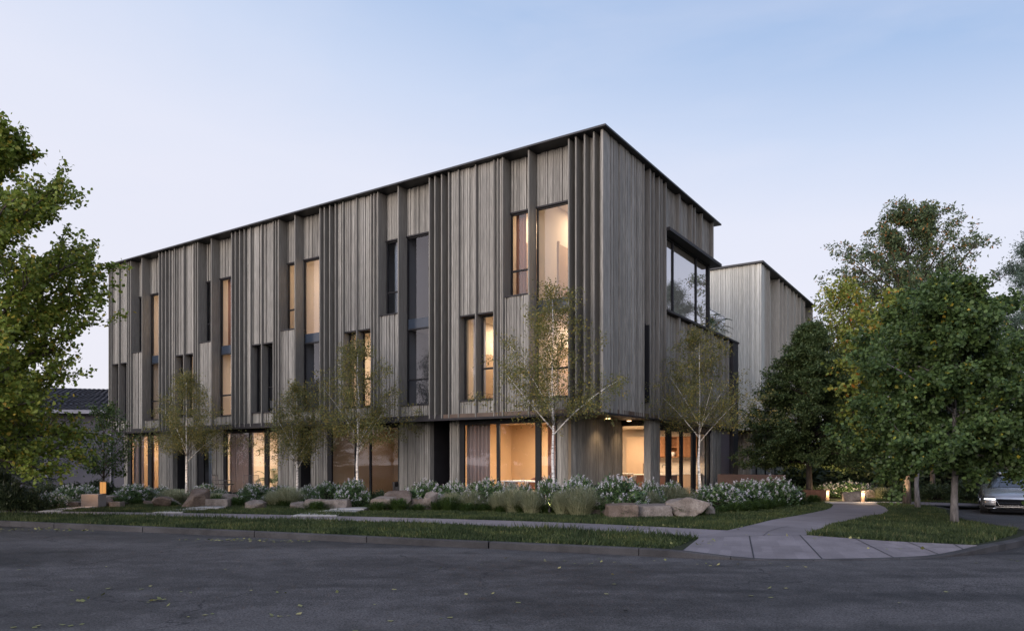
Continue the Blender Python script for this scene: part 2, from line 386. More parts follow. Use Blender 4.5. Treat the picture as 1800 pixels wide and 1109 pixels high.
tc = N(nt, 'ShaderNodeTexCoord'); sx = N(nt, 'ShaderNodeSeparateXYZ'); nt.links.new(tc.outputs['Generated'], sx.inputs[0])
# dusk gradient: pale lavender low down, clear blue overhead, bluer towards the east (+X)
zt = math_(nt, 'ADD', sx.outputs[2], math_(nt, 'MULTIPLY', math_(nt, 'MULTIPLY', sx.outputs[0], math_(nt, 'MAXIMUM', sx.outputs[2], 0.0)), 0.42))
def s2l(*c): return tuple((x / 255 / 12.92 if x <= 10 else ((x / 255 + 0.055) / 1.055) ** 2.4) for x in c)
gr = ramp(nt, [(0.0, s2l(233, 231, 239)), (0.16, s2l(229, 229, 241)), (0.33, s2l(222, 226, 242)), (0.43, s2l(200, 213, 238)), (0.55, s2l(162, 188, 226)), (0.75, s2l(150, 172, 214)), (1.0, s2l(150, 164, 200))], zt)
cn = noise(nt, 2.2, 5, 0.55, None, 0.4)
mpv = N(nt, 'ShaderNodeMapping'); mpv.inputs['Scale'].default_value = (1, 1, 3.5); nt.links.new(tc.outputs['Generated'], mpv.inputs[0]); nt.links.new(mpv.outputs[0], cn.inputs['Vector'])
cr_ = ramp(nt, [(0.45, (0, 0, 0)), (0.75, (0.22, 0.22, 0.22))], cn.outputs[0])
g2 = mixc(nt, cr_.outputs[0], gr.outputs[0], s2l(238, 234, 243))
nsk = N(nt, 'ShaderNodeVectorMath', operation='SCALE'); nsk.inputs['Scale'].default_value = 0.10; nt.links.new(sky.outputs[0], nsk.inputs[0])
full = mixc(nt, 0.06, g2, nsk.outputs[0])
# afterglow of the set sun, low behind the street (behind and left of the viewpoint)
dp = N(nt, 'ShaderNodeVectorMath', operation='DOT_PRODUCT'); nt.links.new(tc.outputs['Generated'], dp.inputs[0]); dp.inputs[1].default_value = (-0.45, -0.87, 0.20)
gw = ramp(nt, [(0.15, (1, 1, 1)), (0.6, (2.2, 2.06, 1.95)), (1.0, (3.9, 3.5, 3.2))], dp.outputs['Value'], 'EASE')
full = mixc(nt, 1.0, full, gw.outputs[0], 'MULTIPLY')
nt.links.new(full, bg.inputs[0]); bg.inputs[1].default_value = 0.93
nt.links.new(bg.outputs[0], wo.inputs[0])
sun = bpy.data.lights.new('sun', 'SUN'); sun.energy = 1.3; sun.angle = rad(25); sun.color = (1.0, 0.9, 0.82)
so = link(bpy.data.objects.new('sun', sun))
so.rotation_euler = Vector((-math.sin(SUN_AZ) * math.cos(SUN_EL), -math.cos(SUN_AZ) * math.cos(SUN_EL), -math.sin(SUN_EL))).to_track_quat('-Z', 'Y').to_euler()
S.view_settings.view_transform = 'Standard'; S.view_settings.look = 'None'; S.view_settings.exposure = 0.27; S.view_settings.gamma = 1.0
S.cycles.use_denoising = True; S.cycles.max_bounces = 8; S.cycles.diffuse_bounces = 3; S.cycles.glossy_bounces = 3; S.cycles.transparent_max_bounces = 12; S.cycles.transmission_bounces = 4
S.cycles.sample_clamp_indirect = 4.0; S.cycles.use_light_tree = True; S.cycles.caustics_reflective = False; S.cycles.caustics_refractive = False

def area_lamp(loc, size, power, color=(1.0, 0.79, 0.57), parent=None, sy=None, rot=(0, 0, 0), name='ceiling_lamp'):
    l = bpy.data.lights.new(name, 'AREA'); l.energy = power; l.color = color; l.shape = 'RECTANGLE'; l.size = size; l.size_y = sy or size
    o = link(bpy.data.objects.new(name, l), parent); o.location = loc; o.rotation_euler = rot; return o
def spot_lamp(loc, target, power, angle=70, color=(1.0, 0.70, 0.42), name='spot_lamp', size=0.04, blend=0.6):
    l = bpy.data.lights.new(name, 'SPOT'); l.energy = power; l.color = color; l.spot_size = rad(angle); l.spot_blend = blend; l.shadow_soft_size = size
    o = link(bpy.data.objects.new(name, l)); o.location = loc
    o.rotation_euler = (Vector(target) - Vector(loc)).to_track_quat('-Z', 'Y').to_euler(); return o
# ------------------------------------------------------------------ the townhouse block
L, P = 26.9, 5.35
ZS, ZT = 3.0, 11.12            # soffit, top of cladding
rng = random.Random(3)
B = thing('townhouse_block', 'long three storey townhouse block clad in dark weathered timber boards with lit windows', 'building', (C0[0], C0[1], 0), TH)

def boards(mb, ax, s0, s1, f, back, z0, z1, wmin=0.03, wmax=0.10, relief=0.040):
    """vertical boards of uneven width and projection; ax 'a' faces -b, ax 'b' faces -a"""
    s = s0
    def bx(sa, sb, fa, fb):
        if ax == 'a': mb.box(fa, fb, sa, sb, z0, z1)
        else: mb.box(sa, sb, fa, fb, z0, z1)
    bx(s0, s1, f + 0.055, back)
    while s < s1 - 0.01:
        w = rng.uniform(wmin, wmax)
        e = min(s1, s + w)
        if s1 - e < 0.02: e = s1
        bx(s + 0.004, e - 0.009, f + rng.choice((0, 0, 0.004, 0.010, 0.020, relief)), f + 0.06)
        s = e
def panel(ax, s0, s1, f, back, z0, z1, mat='wood', name='cladding_panel', parent=None, **kw):
    mb = MB(); boards(mb, ax, s0, s1, f, back, z0, z1, **kw)
    return mb.build(name, M[mat], parent or B)
def fin(ax, s, f, back, z0=ZS, z1=ZT, t=0.05, mat='fin', parent=None):
    mb = MB()
    if ax == 'a': mb.box(f, back, s - t / 2, s + t / 2, z0, z1)
    else: mb.box(s - t / 2, s + t / 2, f, back, z0, z1)
    return mb.build('fin', M[mat], parent or B, bevel=0.006)
def window(ax, s0, s1, z0, z1, g, trans=(), verts=(), spandrel=None, glass='glass', fw=0.045, sill=None, lintel=None, parent=None, name='window'):
    """frame mesh with pane / mullion / spandrel / sill / lintel as sub-parts; g = depth of the glass line"""
    parent = parent or B
    def bx(mb, sa, sb, fa, fb, za, zb):
        if ax == 'a': mb.box(fa, fb, sa, sb, za, zb)
        else: mb.box(sa, sb, fa, fb, za, zb)
    fr = MB(); d = 0.035
    bx(fr, s0, s0 + fw, g - d, g + d, z0, z1); bx(fr, s1 - fw, s1, g - d, g + d, z0, z1)
    bx(fr, s0 + fw, s1 - fw, g - d, g + d, z0, z0 + fw); bx(fr, s0 + fw, s1 - fw, g - d, g + d, z1 - fw, z1)
    w = fr.build(name, M['frame'], parent)
    zs = sorted(list(trans)); edges = [z0 + fw] + zs + [z1 - fw]
    p = MB()
    segs = [(z0 + fw, z1 - fw)] if not spandrel else [(z0 + fw, spandrel[0]), (spandrel[1], z1 - fw)]
    for (za, zb) in segs:
        if ax == 'a': p.face([(g, s0 + fw, za), (g, s0 + fw, zb), (g, s1 - fw, zb), (g, s1 - fw, za)])
        else: p.face([(s0 + fw, g, za), (s1 - fw, g, za), (s1 - fw, g, zb), (s0 + fw, g, zb)])
    p.build('pane', M[glass], w)
    for z in zs:
        mb = MB(); bx(mb, s0 + fw, s1 - fw, g - d + 0.004, g + d - 0.004, z - 0.028, z + 0.028); mb.build('transom', M['frame'], w)
    for (s, hw) in verts:
        mb = MB(); bx(mb, s - hw, s + hw, g - d - 0.003, g + d + 0.003, z0 + fw, z1 - fw); mb.build('mullion', M['frame'], w)
    if spandrel:
        mb = MB(); bx(mb, s0 + fw, s1 - fw, g - 0.012, g + 0.02, spandrel[0], spandrel[1]); mb.build('spandrel_panel', M['spandrel'], w)
    if sill is not None:
        mb = MB(); bx(mb, s0 - 0.0, s1 + 0.0, sill, g - d, z0 - 0.045, z0 - 0.002); mb.build('sill', M['trim'], w)
    if lintel is not None:
        mb = MB(); bx(mb, s0, s1, lintel, g - d, z1 + 0.002, z1 + 0.05); mb.build('lintel', M['trim'], w)
    return w

BACK = 0.60
for i in range(5):
    u = P * i
    lo = 0.08 if i == 0 else u + 0.25
    # slot with four deep fins
    panel('a', lo, u + 1.13, 0.40, BACK, ZS, ZT)
    for k, du in enumerate((0.30, 0.60, 0.89, 1.13)): fin('a', u + du, 0.0, 0.41)
    # tall window bay
    panel('a', u + 1.155, u + 2.505, 0.40, BACK, 9.47, ZT)
    panel('a', u + 1.155, u + 2.505, 0.12, BACK, ZS, 3.48)
    window('a', u + 1.155, u + 2.505, 3.53, 9.42, 0.47, trans=(4.42, 6.19), spandrel=(6.22, 6.56), sill=0.10, lintel=0.37)
    fin('a', u + 2.53, 0.0, 0.43)
    # narrow window bay
    panel('a', u + 2.555, u + 3.475, 0.40, BACK, 9.47, ZT)
    panel('a', u + 2.555, u + 3.475, 0.08, BACK, ZS, 6.71)
    window('a', u + 2.555, u + 3.475, 6.76, 9.42, 0.47, trans=(7.6,), sill=0.06, lintel=0.37)
    fin('a', u + 3.50, 0.0, 0.43)
    panel('a', u + 3.525, u + 3.83, 0.08, BACK, ZS, ZT)
    fin('a', u + 3.68, 0.0, 0.10, t=0.04); fin('a', u + 3.84, 0.01, 0.40, t=0.045)
    # flat panels over a pair of low windows
    hi = min(u + 5.25, L)
    panel('a', u + 3.865, u + 4.53, 0.08, BACK, 6.34, ZT); panel('a', u + 3.865, u + 4.53, 0.08, BACK, ZS, 3.52)
    panel('a', u + 4.575, u + 5.23, 0.08, BACK, 6.34, ZT); panel('a', u + 4.575, u + 5.23, 0.08, BACK, ZS, 3.52)
    window('a', u + 3.865, u + 4.53, 3.57, 6.29, 0.34, trans=(4.58,), sill=0.05, lintel=0.05)
    window('a', u + 4.575, u + 5.23, 3.57, 6.29, 0.34, sill=0.05, lintel=0.05)
    fin('a', u + 4.552, 0.0, 0.40, t=0.045); fin('a', u + 5.252, 0.0, 0.40, t=0.045)
    panel('a', u + 5.276, min(u + P + 0.25, L), 0.08, BACK, ZS, ZT)
fin('a', L - 0.04, 0.0, 0.10, t=0.06)
# right hand face
panel('b', 0.0, 0.32, 0.0, 0.075, ZS, ZT, wmin=0.3, wmax=0.4, relief=0.0)
panel('b', 0.326, 2.93, 0.02, 0.6, ZS, ZT)
panel('b', 2.985, 3.36, 0.20, 0.6, 6.02, ZT); panel('b', 2.985, 3.36, 0.20, 0.6, ZS, 3.5)
sw = window('b', 2.985, 3.36, 3.5, 6.02, 0.46, sill=0.12, lintel=0.12)
mb = MB(); mb.box(3.365, 3.425, 0.012, 0.5, 3.5, 6.02); mb.build('reveal', M['frame'], sw)
panel('b', 3.36, 4.82, 0.22, 0.6, ZS, ZT)
for s, w_ in ((2.95, .07), (3.48, .10), (3.78, .06), (4.25, .09), (4.47, .06), (4.85, .06)): fin('b', s, 0.0, 0.24, t=w_)
panel('b', 4.885, 10.1, 0.15, 0.6, 9.62, ZT)
for s, w_ in ((6.15, .12), (7.42, .09), (7.75, .07), (8.55, .1), (9.84, .1)): fin('b', s, 0.0, 0.17, z0=9.62, t=w_)
panel('b', 4.885, 8.7, 0.15, 0.6, ZS, 6.70); panel('b', 8.7, 9.3, 0.15, 0.6, ZS, 3.5); panel('b', 8.7, 9.3, 0.15, 0.6, 5.94, 6.70)
panel('b', 9.3, 12.5, 0.15, 0.6, ZS, 6.70)
window('b', 8.7, 9.3, 3.5, 5.94, 0.40, sill=0.09, lintel=0.09)
for s, w_ in ((6.15, .12), (7.42, .09), (7.75, .07), (8.62, .09), (9.38, .08), (9.84, .1), (11.1, .1), (11.9, .1)): fin('b', s, 0.0, 0.17, z1=6.70, t=w_)
mb = MB(); mb.box(12.5, 13.2, -0.01, 0.6, 0.2, 6.71); mb.build('end_panel', M['trim'], B)
mb = MB(); mb.box(4.86, 10.55, -0.12, 0.62, 9.49, 9.60); mb.build('canopy', M['trim'], B)
mb = MB(); mb.box(4.86, 13.25, -0.05, 0.55, 6.715, 6.79); mb.build('ledge', M['trim'], B)
# corner glazing above the ledge
window('b', 4.88, 10.05, 6.80, 9.48, 0.30, verts=((6.18, 0.045), (8.63, 0.045)), glass='glass_hi')
window('a', 0.345, 3.2, 6.80, 9.48, 10.06, verts=((1.8, 0.035),), glass='glass')
mb = MB(); mb.box(9.99, 10.13, 0.23, 0.34, 6.80, 9.49); mb.build('corner_post', M['frame'], B)
# upper rear wall, end wall, roof, soffit
mb = MB(); mb.box(9.9, 10.1, 3.21, L - 0.02, 6.7, ZT); mb.box(9.9, 10.098, 0.62, 3.21, 9.62, ZT - 0.01)
mb.box(BACK, 9.9, L - 0.25, L - 0.02, ZS, ZT); mb.box(9.9, 13.19, L - 0.25, L - 0.03, ZS, 6.7); mb.box(13.0, 13.2, 0.61, L - 0.25, ZS, 6.7)
mb.build('rear_wall', M['wood'], B)
mb = MB(); mb.box(-0.15, 10.42, -0.15, L + 0.12, 11.13, 11.19); mb.build('roof', M['roof'], B, bevel=0.008)
mb = MB(); mb.box(0.03, 13.17, 0.03, 5.9, 3.005, 3.13, 0); mb.box(0.03, 13.17, 5.9, L - 0.03, 3.004, 3.13, 1); mb.box(0.03, 0.84, 1.9, 5.9, 3.002, 3.0045, 1); mb.build('soffit', [M['soffit'], M['trim']], B)  # corner brown as if lit, rest dark as if unlit: light put into colour
mb = MB(); mb.box(0.0, 0.07, 0.0, L, 2.93, 3.0); mb.box(0.07, 12.5, -0.004, 0.06, 2.945, 2.999); mb.build('soffit_trim', M['trim'], B)
mb = MB(); mb.box(10.1, 13.0, 0.6, L - 0.3, 6.5, 6.66); mb.build('terrace_deck', M['slab'], B)
mb = MB(); mb.face([(10.15, 0.28, 6.8), (12.3, 0.28, 6.8), (12.3, 0.28, 7.75), (10.15, 0.28, 7.75)]); mb.face([(12.3, 0.28, 6.8), (12.3, 4.0, 6.8), (12.3, 4.0, 7.75), (12.3, 0.28, 7.75)])
bal = mb.build('balustrade', M['glass_rail'], B)
mb = MB(); mb.box(10.14, 12.33, 0.255, 0.305, 7.75, 7.785); mb.box(12.275, 12.325, 0.31, 4.0, 7.75, 7.783); mb.build('handrail', M['white_pl'], bal)

# ground floor, left face
G = 0.75
for (a0, a1) in ((5.80, 6.22), (7.10, 8.55), (12.27, 13.2), (14.06, 15.18), (18.82, 19.65), (20.8, 21.67), (22.67, 23.84), (26.55, 26.85)):
    mb = MB(); boards(mb, 'a', a0, a1, G, G + 0.25, 0.1, ZS, relief=0.022)
    mb.build('cladding_panel', M['wood'], B)
def gwin(a0, a1, verts, glass='glass', head=2.86):
    w = window('a', a0, a1, 0.2, head, G + 0.08, verts=verts, glass=glass, fw=0.06)
    mb = MB(); mb.box(G + 0.02, G + 0.2, a0, a1, head + 0.002, ZS); mb.build('lintel', M['frame'], w)
    return w
gwin(1.98, 5.80, ((2.68, 0.10), (4.22, 0.055), (5.70, 0.09)), 'glass_low')
gwin(8.55, 12.27, ((10.0, 0.04), (10.75, 0.06), (12.15, 0.10)))
gwin(15.18, 18.82, ((15.95, 0.13), (17.05, 0.06), (18.75, 0.08)), 'glass_low')
gwin(19.65, 20.8, ((20.5, 0.2),))
gwin(23.84, 26.55, ((24.65, 0.16), (25.55, 0.07), (26.4, 0.1)))
for (a0, a1) in ((6.22, 7.10), (13.2, 14.06), (21.67, 22.67)):
    mb = MB(); mb.box(1.9, 2.0, a0, a1, 0.1, ZS); mb.box(G + 0.25, 1.9, a0 - 0.1, a0, 0.1, ZS); mb.box(G + 0.25, 1.9, a1, a1 + 0.1, 0.1, ZS)
    mb.build('porch_wall', M['trim'], B)
    d = MB(); d.box(1.85, 1.9, a0 + 0.05, a1 - 0.16, 0.2, 2.75); d = d.build('door', M['door'], B, bevel=0.006)
    h = MB(); h.tube([(1.80, a1 - 0.24, 0.9), (1.80, a1 - 0.24, 1.5)], 0.014, 8); h.box(1.80, 1.85, a1 - 0.245, a1 - 0.235, 1.0, 1.03); h.box(1.80, 1.85, a1 - 0.245, a1 - 0.235, 1.4, 1.43); h.build('handle', M['chrome'], d)
    st = MB(); st.box(G - 0.25, 1.9, a0, a1, 0.08, 0.2); st.build('doorstep', M['slab'], B)
# curved timber wall at the corner
mb = MB(); pts = []
for k in range(9):
    t = math.pi / 2 * k / 8
    pts.append((1.30 - 0.5 * math.sin(t), 2.05 - 0.5 * math.cos(t)))
path = [(4.60, 1.55)] + pts
for (p, q) in zip(path[:-1], path[1:]):
    d = Vector((q[0] - p[0], q[1] - p[1])); n = max(1, round(d.length / 0.075)); nr = Vector((d.y, -d.x)).normalized()
    for k in range(n):
        f0, f1 = k / n, (k + 1) / n - 0.004 / (d.length / n + 1e-6) / n
        o = nr * rng.choice((0, 0.003, 0.006))
        A = Vector(p) + d * f0 - o; E = Vector(p) + d * f1 - o
        A2 = A - nr * -0.12; E2 = E - nr * -0.12
        mb.prism([(A.x, A.y), (E.x, E.y), (E.x + nr.x * 0.1, E.y + nr.y * 0.1), (A.x + nr.x * 0.1, A.y + nr.y * 0.1)][::-1], 0.1, ZS)
mb.build('curved_wall', M['wood'], B)
# kitchen corner: glass return, pillar, right hand glazing
window('a', 0.36, 1.60, 0.2, 2.86, 4.62, glass='glass_low', fw=0.05)
mb = MB(); mb.box(4.55, 4.68, 0.36, 1.6, 2.862, ZS); mb.build('lintel', M['frame'], B)
pl = MB(); boards(pl, 'b', 3.75, 4.58, 0.10, 0.35, 0.1, 2.94, relief=0.02)
for s in (3.75,): pl.box(3.735, 3.749, 0.11, 0.35, 0.1, 2.94)
pl.build('pillar', M['wood'], B)
kw = window('b', 4.62, 10.2, 0.2, 2.72, 0.28, verts=((5.75, 0.2), (7.0, 0.11), (8.3, 0.2), (10.1, 0.06)), glass='glass_low', fw=0.06)
mb = MB(); mb.box(4.7, 10.2, 0.2, 0.45, 2.722, 2.94); mb.build('lintel', M['frame'], kw)
panel('b', 10.2, 11.3, 0.14, 0.4, 0.1, 2.94)
mb = MB(); mb.box(11.3, 12.5, 0.16, 0.4, 0.1, 2.94); mb.build('smooth_panel', M['mauve'], B)
def downlight(b, a, w=14):
    mb = MB(); mb.lathe([(0.075, 2.972), (0.095, 2.975), (0.095, 3.003)], (b, a, 0), 16); f = mb.build('downlight', M['trim'], B)
    mb = MB(); mb.lathe([(0.085, 2.966), (0.02, 2.955)][::-1], (b, a, 0), 16); mb.build('lamp_lens', M['lamp_warm'], f)
    l = bpy.data.lights.new('downlight_lamp', 'SPOT'); l.energy = w; l.color = (1.0, 0.66, 0.36); l.spot_size = rad(110); l.spot_blend = 0.8; l.shadow_soft_size = 0.07
    o = link(bpy.data.objects.new('downlight_lamp', l), B); o.location = (b, a, 2.945)
downlight(2.62, 1.12, 60); downlight(4.22, 1.1, 45); downlight(1.12, 7.19, 26)

# rooms
def room(a0, a1, b0, b1, z0, z1, wall='plaster', lamp=0, parent=None, floor='floor_in', lcol=(1.0, 0.79, 0.57), size=0.8, lpos=None):
    mb = MB()
    mb.face([(b0, a0, z0), (b1, a0, z0), (b1, a1, z0), (b0, a1, z0)], 1)
    mb.face([(b0, a0, z1), (b0, a1, z1), (b1, a1, z1), (b1, a0, z1)], 2)
    mb.face([(b0, a0, z0), (b0, a0, z1), (b1, a0, z1), (b1, a0, z0)], 0)
    mb.face([(b0, a1, z0), (b1, a1, z0), (b1, a1, z1), (b0, a1, z1)], 0)
    mb.face([(b1, a0, z0), (b1, a0, z1), (b1, a1, z1), (b1, a1, z0)], 0)
    mb.build('interior_wall', [M[wall], M[floor], M['ceiling']], B)
    if lamp and z1 - z0 > 2.9:
        mb = MB(); mb.box(b0 + 1.3, b0 + 2.2, a1 - 0.03, a1 - 0.002, z0 + 0.001, z0 + 2.15); mb.build('interior_door', M['cab_beige'], B)
        mb = MB(); mb.box(b0 + 1.22, b0 + 1.298, a1 - 0.045, a1 - 0.002, z0 + 0.001, z0 + 2.23); mb.box(b0 + 2.202, b0 + 2.28, a1 - 0.045, a1 - 0.002, z0 + 0.001, z0 + 2.23); mb.build('door_frame', M['cab_beige'], B)
        mb = MB(); mb.box(b1 - 0.035, b1 - 0.002, a0 + 0.001, a1 - 0.001, z1 - 0.55, z1 - 0.50); mb.build('picture_rail', M['cab_beige'], B)
    if lamp:
        area_lamp(lpos or ((b0 + b1) / 2 + 0.3, (a0 + a1) / 2, z1 - 0.04), size, lamp, lcol, B)
D3 = {0: (62, 60), 1: (0, 0), 2: (90, 50), 3: (90, 0), 4: (90, 0)}
for i in range(5):
    u = P * i
    lo = 0.62 if i == 0 else u + 0.9
    t, n = D3[i]
    room(lo, u + 2.56, BACK + 0.01, 4.6, 6.55, 9.9, 'plaster' if i != 1 else 'plaster_unlit', t)
    room(u + 2.58, u + 3.8, BACK + 0.01, 3.9, 6.7, 9.9, 'plaster' if n else 'plaster_unlit', n)
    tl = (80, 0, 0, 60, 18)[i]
    room(lo, u + 2.56, BACK + 0.01, 4.4, 3.2, 6.22, 'plaster' if tl else 'plaster_unlit', tl)
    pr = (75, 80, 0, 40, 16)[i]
    room(u + 3.6, min(u + 5.6, L - 0.27), BACK + 0.01, 4.2, 3.2, 6.45, 'plaster' if pr else 'plaster_unlit', pr)
room(0.36, 4.5, 4.95, 10.03, 6.62, 9.47, 'plaster', 130, lpos=(7.5, 2.4, 9.4))
# ground floor rooms
room(1.62, 5.95, G + 0.12, 4.2, 0.2, 2.95, 'plaster_or', 175, lpos=(2.6, 3.2, 2.9), size=0.9, lcol=(1.0, 0.75, 0.51))
room(8.5, 12.3, G + 0.12, 4.6, 0.2, 2.95, 'plaster_or', 2.5, lpos=(3.4, 11.5, 2.9))
room(15.1, 18.9, G + 0.12, 3.8, 0.2, 2.95, 'plaster', 135, lpos=(2.4, 16.8, 2.9))
room(19.6, 20.9, G + 0.12, 3.4, 0.2, 2.95, 'plaster_unlit', 0)
room(23.8, 26.6, G + 0.12, 3.6, 0.2, 2.95, 'plaster_or', 60, lpos=(2.2, 25.2, 2.9))
mb = MB(); Kz = (0.2, 2.94)
for fc, mi in (([(4.66, 0.34, .2), (10.1, 0.34, .2), (10.1, 6.0, .2), (4.66, 6.0, .2)], 1), ([(4.66, 0.34, 2.93), (4.66, 6.0, 2.93), (10.1, 6.0, 2.93), (10.1, 0.34, 2.93)], 2),
               ([(4.66, 6.0, .2), (10.1, 6.0, .2), (10.1, 6.0, 2.93), (4.66, 6.0, 2.93)], 0), ([(10.1, 0.45, .2), (10.1, 0.45, 2.93), (10.1, 6.0, 2.93), (10.1, 6.0, .2)], 0),
               ([(4.66, 1.62, .2), (4.66, 6.0, .2), (4.66, 6.0, 2.93), (4.66, 1.62, 2.93)], 0)):
    mb.face(fc, mi)
mb.build('interior_wall', [M['plaster'], M['floor_in'], M['ceiling']], B)
area_lamp((7.6, 2.6, 2.88), 1.6, 230, (1.0, 0.75, 0.51), B, 2.6)
# curtains hang behind the glass: things of their own
def curtain(a0, a1, b, z0, z1, mat, label, amp=0.05, wl=0.16, group=None):
    n = int((a1 - a0) / wl * 10); pts = []
    for k in range(n + 1):
        a = a0 + (a1 - a0) * k / n; ph = 2 * math.pi * (a - a0) / wl
        pts.append((b + amp * math.sin(ph + 0.6 * math.sin(ph * 0.37)), a))
    V = []; Fq = []
    for (x, y) in pts: V += [(x, y, z0), (x, y, z1)]
    for k in range(n): Fq.append((2 * k, 2 * k + 2, 2 * k + 3, 2 * k + 1))
    me = npmesh('curtain', np.array(V) - np.array([b, (a0 + a1) / 2, z0]), Fq, [M[mat]], smooth=True)
    o = link(bpy.data.objects.new('curtain', me)); p = W(b, (a0 + a1) / 2, z0); o.location = p; o.rotation_euler = (0, 0, TH)
    sm = o.modifiers.new('thickness', 'SOLIDIFY'); sm.thickness = 0.006
    return tag(o, label, 'curtain', group)
curtain(4.72, 5.66, 1.05, 0.22, 2.92, 'curtain_grey', 'grey pleated curtain drawn aside in the big lit room beside the dark porch door')
curtain(2.0, 2.44, 1.05, 0.22, 2.92, 'curtain_brown', 'brown pleated curtain beside the rounded timber corner wall')
curtain(17.15, 18.7, 1.05, 0.22, 2.92, 'curtain_grey', 'grey curtain in the lit room behind the wire patio chairs')
curtain(25.62, 26.5, 1.05, 0.22, 2.92, 'curtain_grey', 'grey curtain next to the far left end post of the ground floor')
curtain(24.72, 25.15, 1.05, 0.22, 2.92, 'curtain_grey', 'narrow grey curtain in front of the orange far left room')
curtain(20.0, 20.3, 1.1, 0.22, 2.92, 'curtain_blue', 'blue grey curtain in the narrow dark ground floor window')
curtain(4.62, 5.1, 0.66, 3.22, 6.4, 'curtain_white', 'white sheer curtain in the corner unit lower pair of windows', wl=0.1, amp=0.03)
curtain(P + 2.6, P + 3.3, 0.70, 6.75, 9.7, 'curtain_blue', 'blue grey curtain in the unlit narrow upper window', wl=0.12, amp=0.03)
curtain(3.06, 3.42, 0.70, 6.75, 9.7, 'curtain_brown', 'warm brown sheer curtain in the lit narrow upper window near the corner', wl=0.1, amp=0.03)
curtain(3 * P + 1.25, 3 * P + 1.75, 0.70, 3.25, 6.15, 'curtain_white', 'white curtain in the lower part of a tall lit window', wl=0.12, amp=0.03)
curtain(3 * P + 3.9, 3 * P + 4.4, 0.66, 3.25, 6.4, 'curtain_brown', 'brown curtain in the pair of low windows above the second left birch', wl=0.1, amp=0.03)
curtain(4 * P + 3.9, 4 * P + 4.4, 0.66, 3.25, 6.4, 'curtain_brown', 'brown curtain in the leftmost pair of low windows', wl=0.1, amp=0.03)
curtain(4 * P + 1.3, 4 * P + 1.7, 0.70, 3.25, 6.15, 'curtain_brown', 'brown curtain low in the leftmost tall window', wl=0.1, amp=0.03)
curtain(3 * P + 1.95, 3 * P + 2.35, 0.72, 6.6, 9.6, 'curtain_brown', 'tan curtain high in the second tall lit window from the left', wl=0.1, amp=0.03)

# ------------------------------------------------------------------ second block behind
B2 = thing('rear_townhouse_block', 'paler timber clad block behind, partly hidden by the dark green tree', 'building', (C0[0], C0[1], 0), TH)
panel('a', 0.0, 26.5, 17.0, 17.6, 3.55, 11.12, 'wood_pale', parent=B2, wmin=0.05, wmax=0.14)
mb = MB(); mb.box(16.97, 17.6, -0.02, 26.5, 3.12, 3.53); mb.build('fascia', M['fin_pale'], B2)
panel('b', 17.605, 17.9, 0.02, 0.5, 3.1, 11.12, 'fin_pale', parent=B2, wmin=0.1, wmax=0.3)
panel('b', 17.9, 29.0, 0.42, 0.6, 3.1, 11.12, 'wood_pale', parent=B2)
for s in (17.95, 18.3, 18.6, 20.6): fin('b', s, 0.0, 0.43, z0=3.1, mat='fin_pale', parent=B2)
for (s0, s1) in ((22.3, 23.0), (24.0, 24.6), (25.7, 26.6)): panel('b', s0, s1, 0.05, 0.42, 3.1, 11.12, 'fin_pale', parent=B2, wmin=0.1, wmax=0.3)
for s in (21.4, 22.25, 23.1, 23.9, 24.7, 25.6, 26.7, 28.9): fin('b', s, 0.0, 0.43, z0=3.1, mat='fin_pale', parent=B2)
mb = MB(); mb.box(28.8, 29.0, 0.6, 26.4, 0.0, 11.12); mb.box(17.6, 28.8, 26.2, 26.4, 0, 11.12); mb.build('rear_wall', M['wood_pale'], B2)
mb = MB(); mb.box(16.88, 29.15, -0.12, 26.6, 11.13, 11.22); mb.build('roof', M['roof'], B2)
mb = MB(); mb.box(17.6, 28.8, 0.6, 26.2, 3.0, 3.1); mb.build('soffit', M['trim'], B2)
panel('a', 0.8, 26.0, 18.0, 18.3, 0.1, 3.0, 'wood', parent=B2)
panel('b', 18.3, 28.7, 0.9, 1.1, 0.1, 3.0, 'wood', parent=B2)
for (s0, s1) in ((19.2, 21.0), (23.0, 25.5)): window('b', s0, s1, 0.2, 2.8, 0.82, parent=B2, glass='glass')
# ------------------------------------------------------------------ ground
def inpoly(P, poly):
    x, y = P[:, 0], P[:, 1]; c = np.zeros(len(P), bool); n = len(poly)
    for i in range(n):
        x1, y1 = poly[i][0], poly[i][1]; x2, y2 = poly[(i + 1) % n][0], poly[(i + 1) % n][1]
        hit = ((y1 > y) != (y2 > y)) & (x < (x2 - x1) * (y - y1) / (y2 - y1 + 1e-12) + x1)
        c ^= hit
    return c
def xy(*pp): return [(p[0], p[1]) for p in pp]
def A_(x, y, z=0.15): p = at(x, y, z); return (p.x, p.y)
def sheet(name, poly, z, mat, kind='structure'):
    bm = bmesh.new(); vs = [bm.verts.new((p[0], p[1], z)) for p in poly]
    f = bm.faces.new(vs); f.normal_update()
    if f.normal.z < 0: f.normal_flip()
    bmesh.ops.triangulate(bm, faces=[f])
    me = bpy.data.meshes.new(name); bm.to_mesh(me); bm.free(); me.materials.append(M[mat])
    return tag(link(bpy.data.objects.new(name, me)), kind=kind)
KL = [(-60, 35.9), (-40, 28.2), (-24, 22.0), (-12.24, 17.46), (-6.43, 15.3), (-2.11, 13.54), (0.96, 12.36), (2.49, 11.72), (3.6, 11.38), (4.66, 11.27), (5.9, 11.42), (7.0, 11.75), (7.9, 12.2), (9.25, 13.25), (10.2, 14.2), (10.75, 15.1), (10.95, 16.2), (11.1, 17.4), (11.6, 18.8), (12.6, 20.6), (13.3, 22.2), (13.9, 24.5), (16, 29), (24, 40)]
kerb = catmull([(p[0], p[1], 0) for p in KL], 6)
kerb = [(p.x, p.y) for p in kerb]
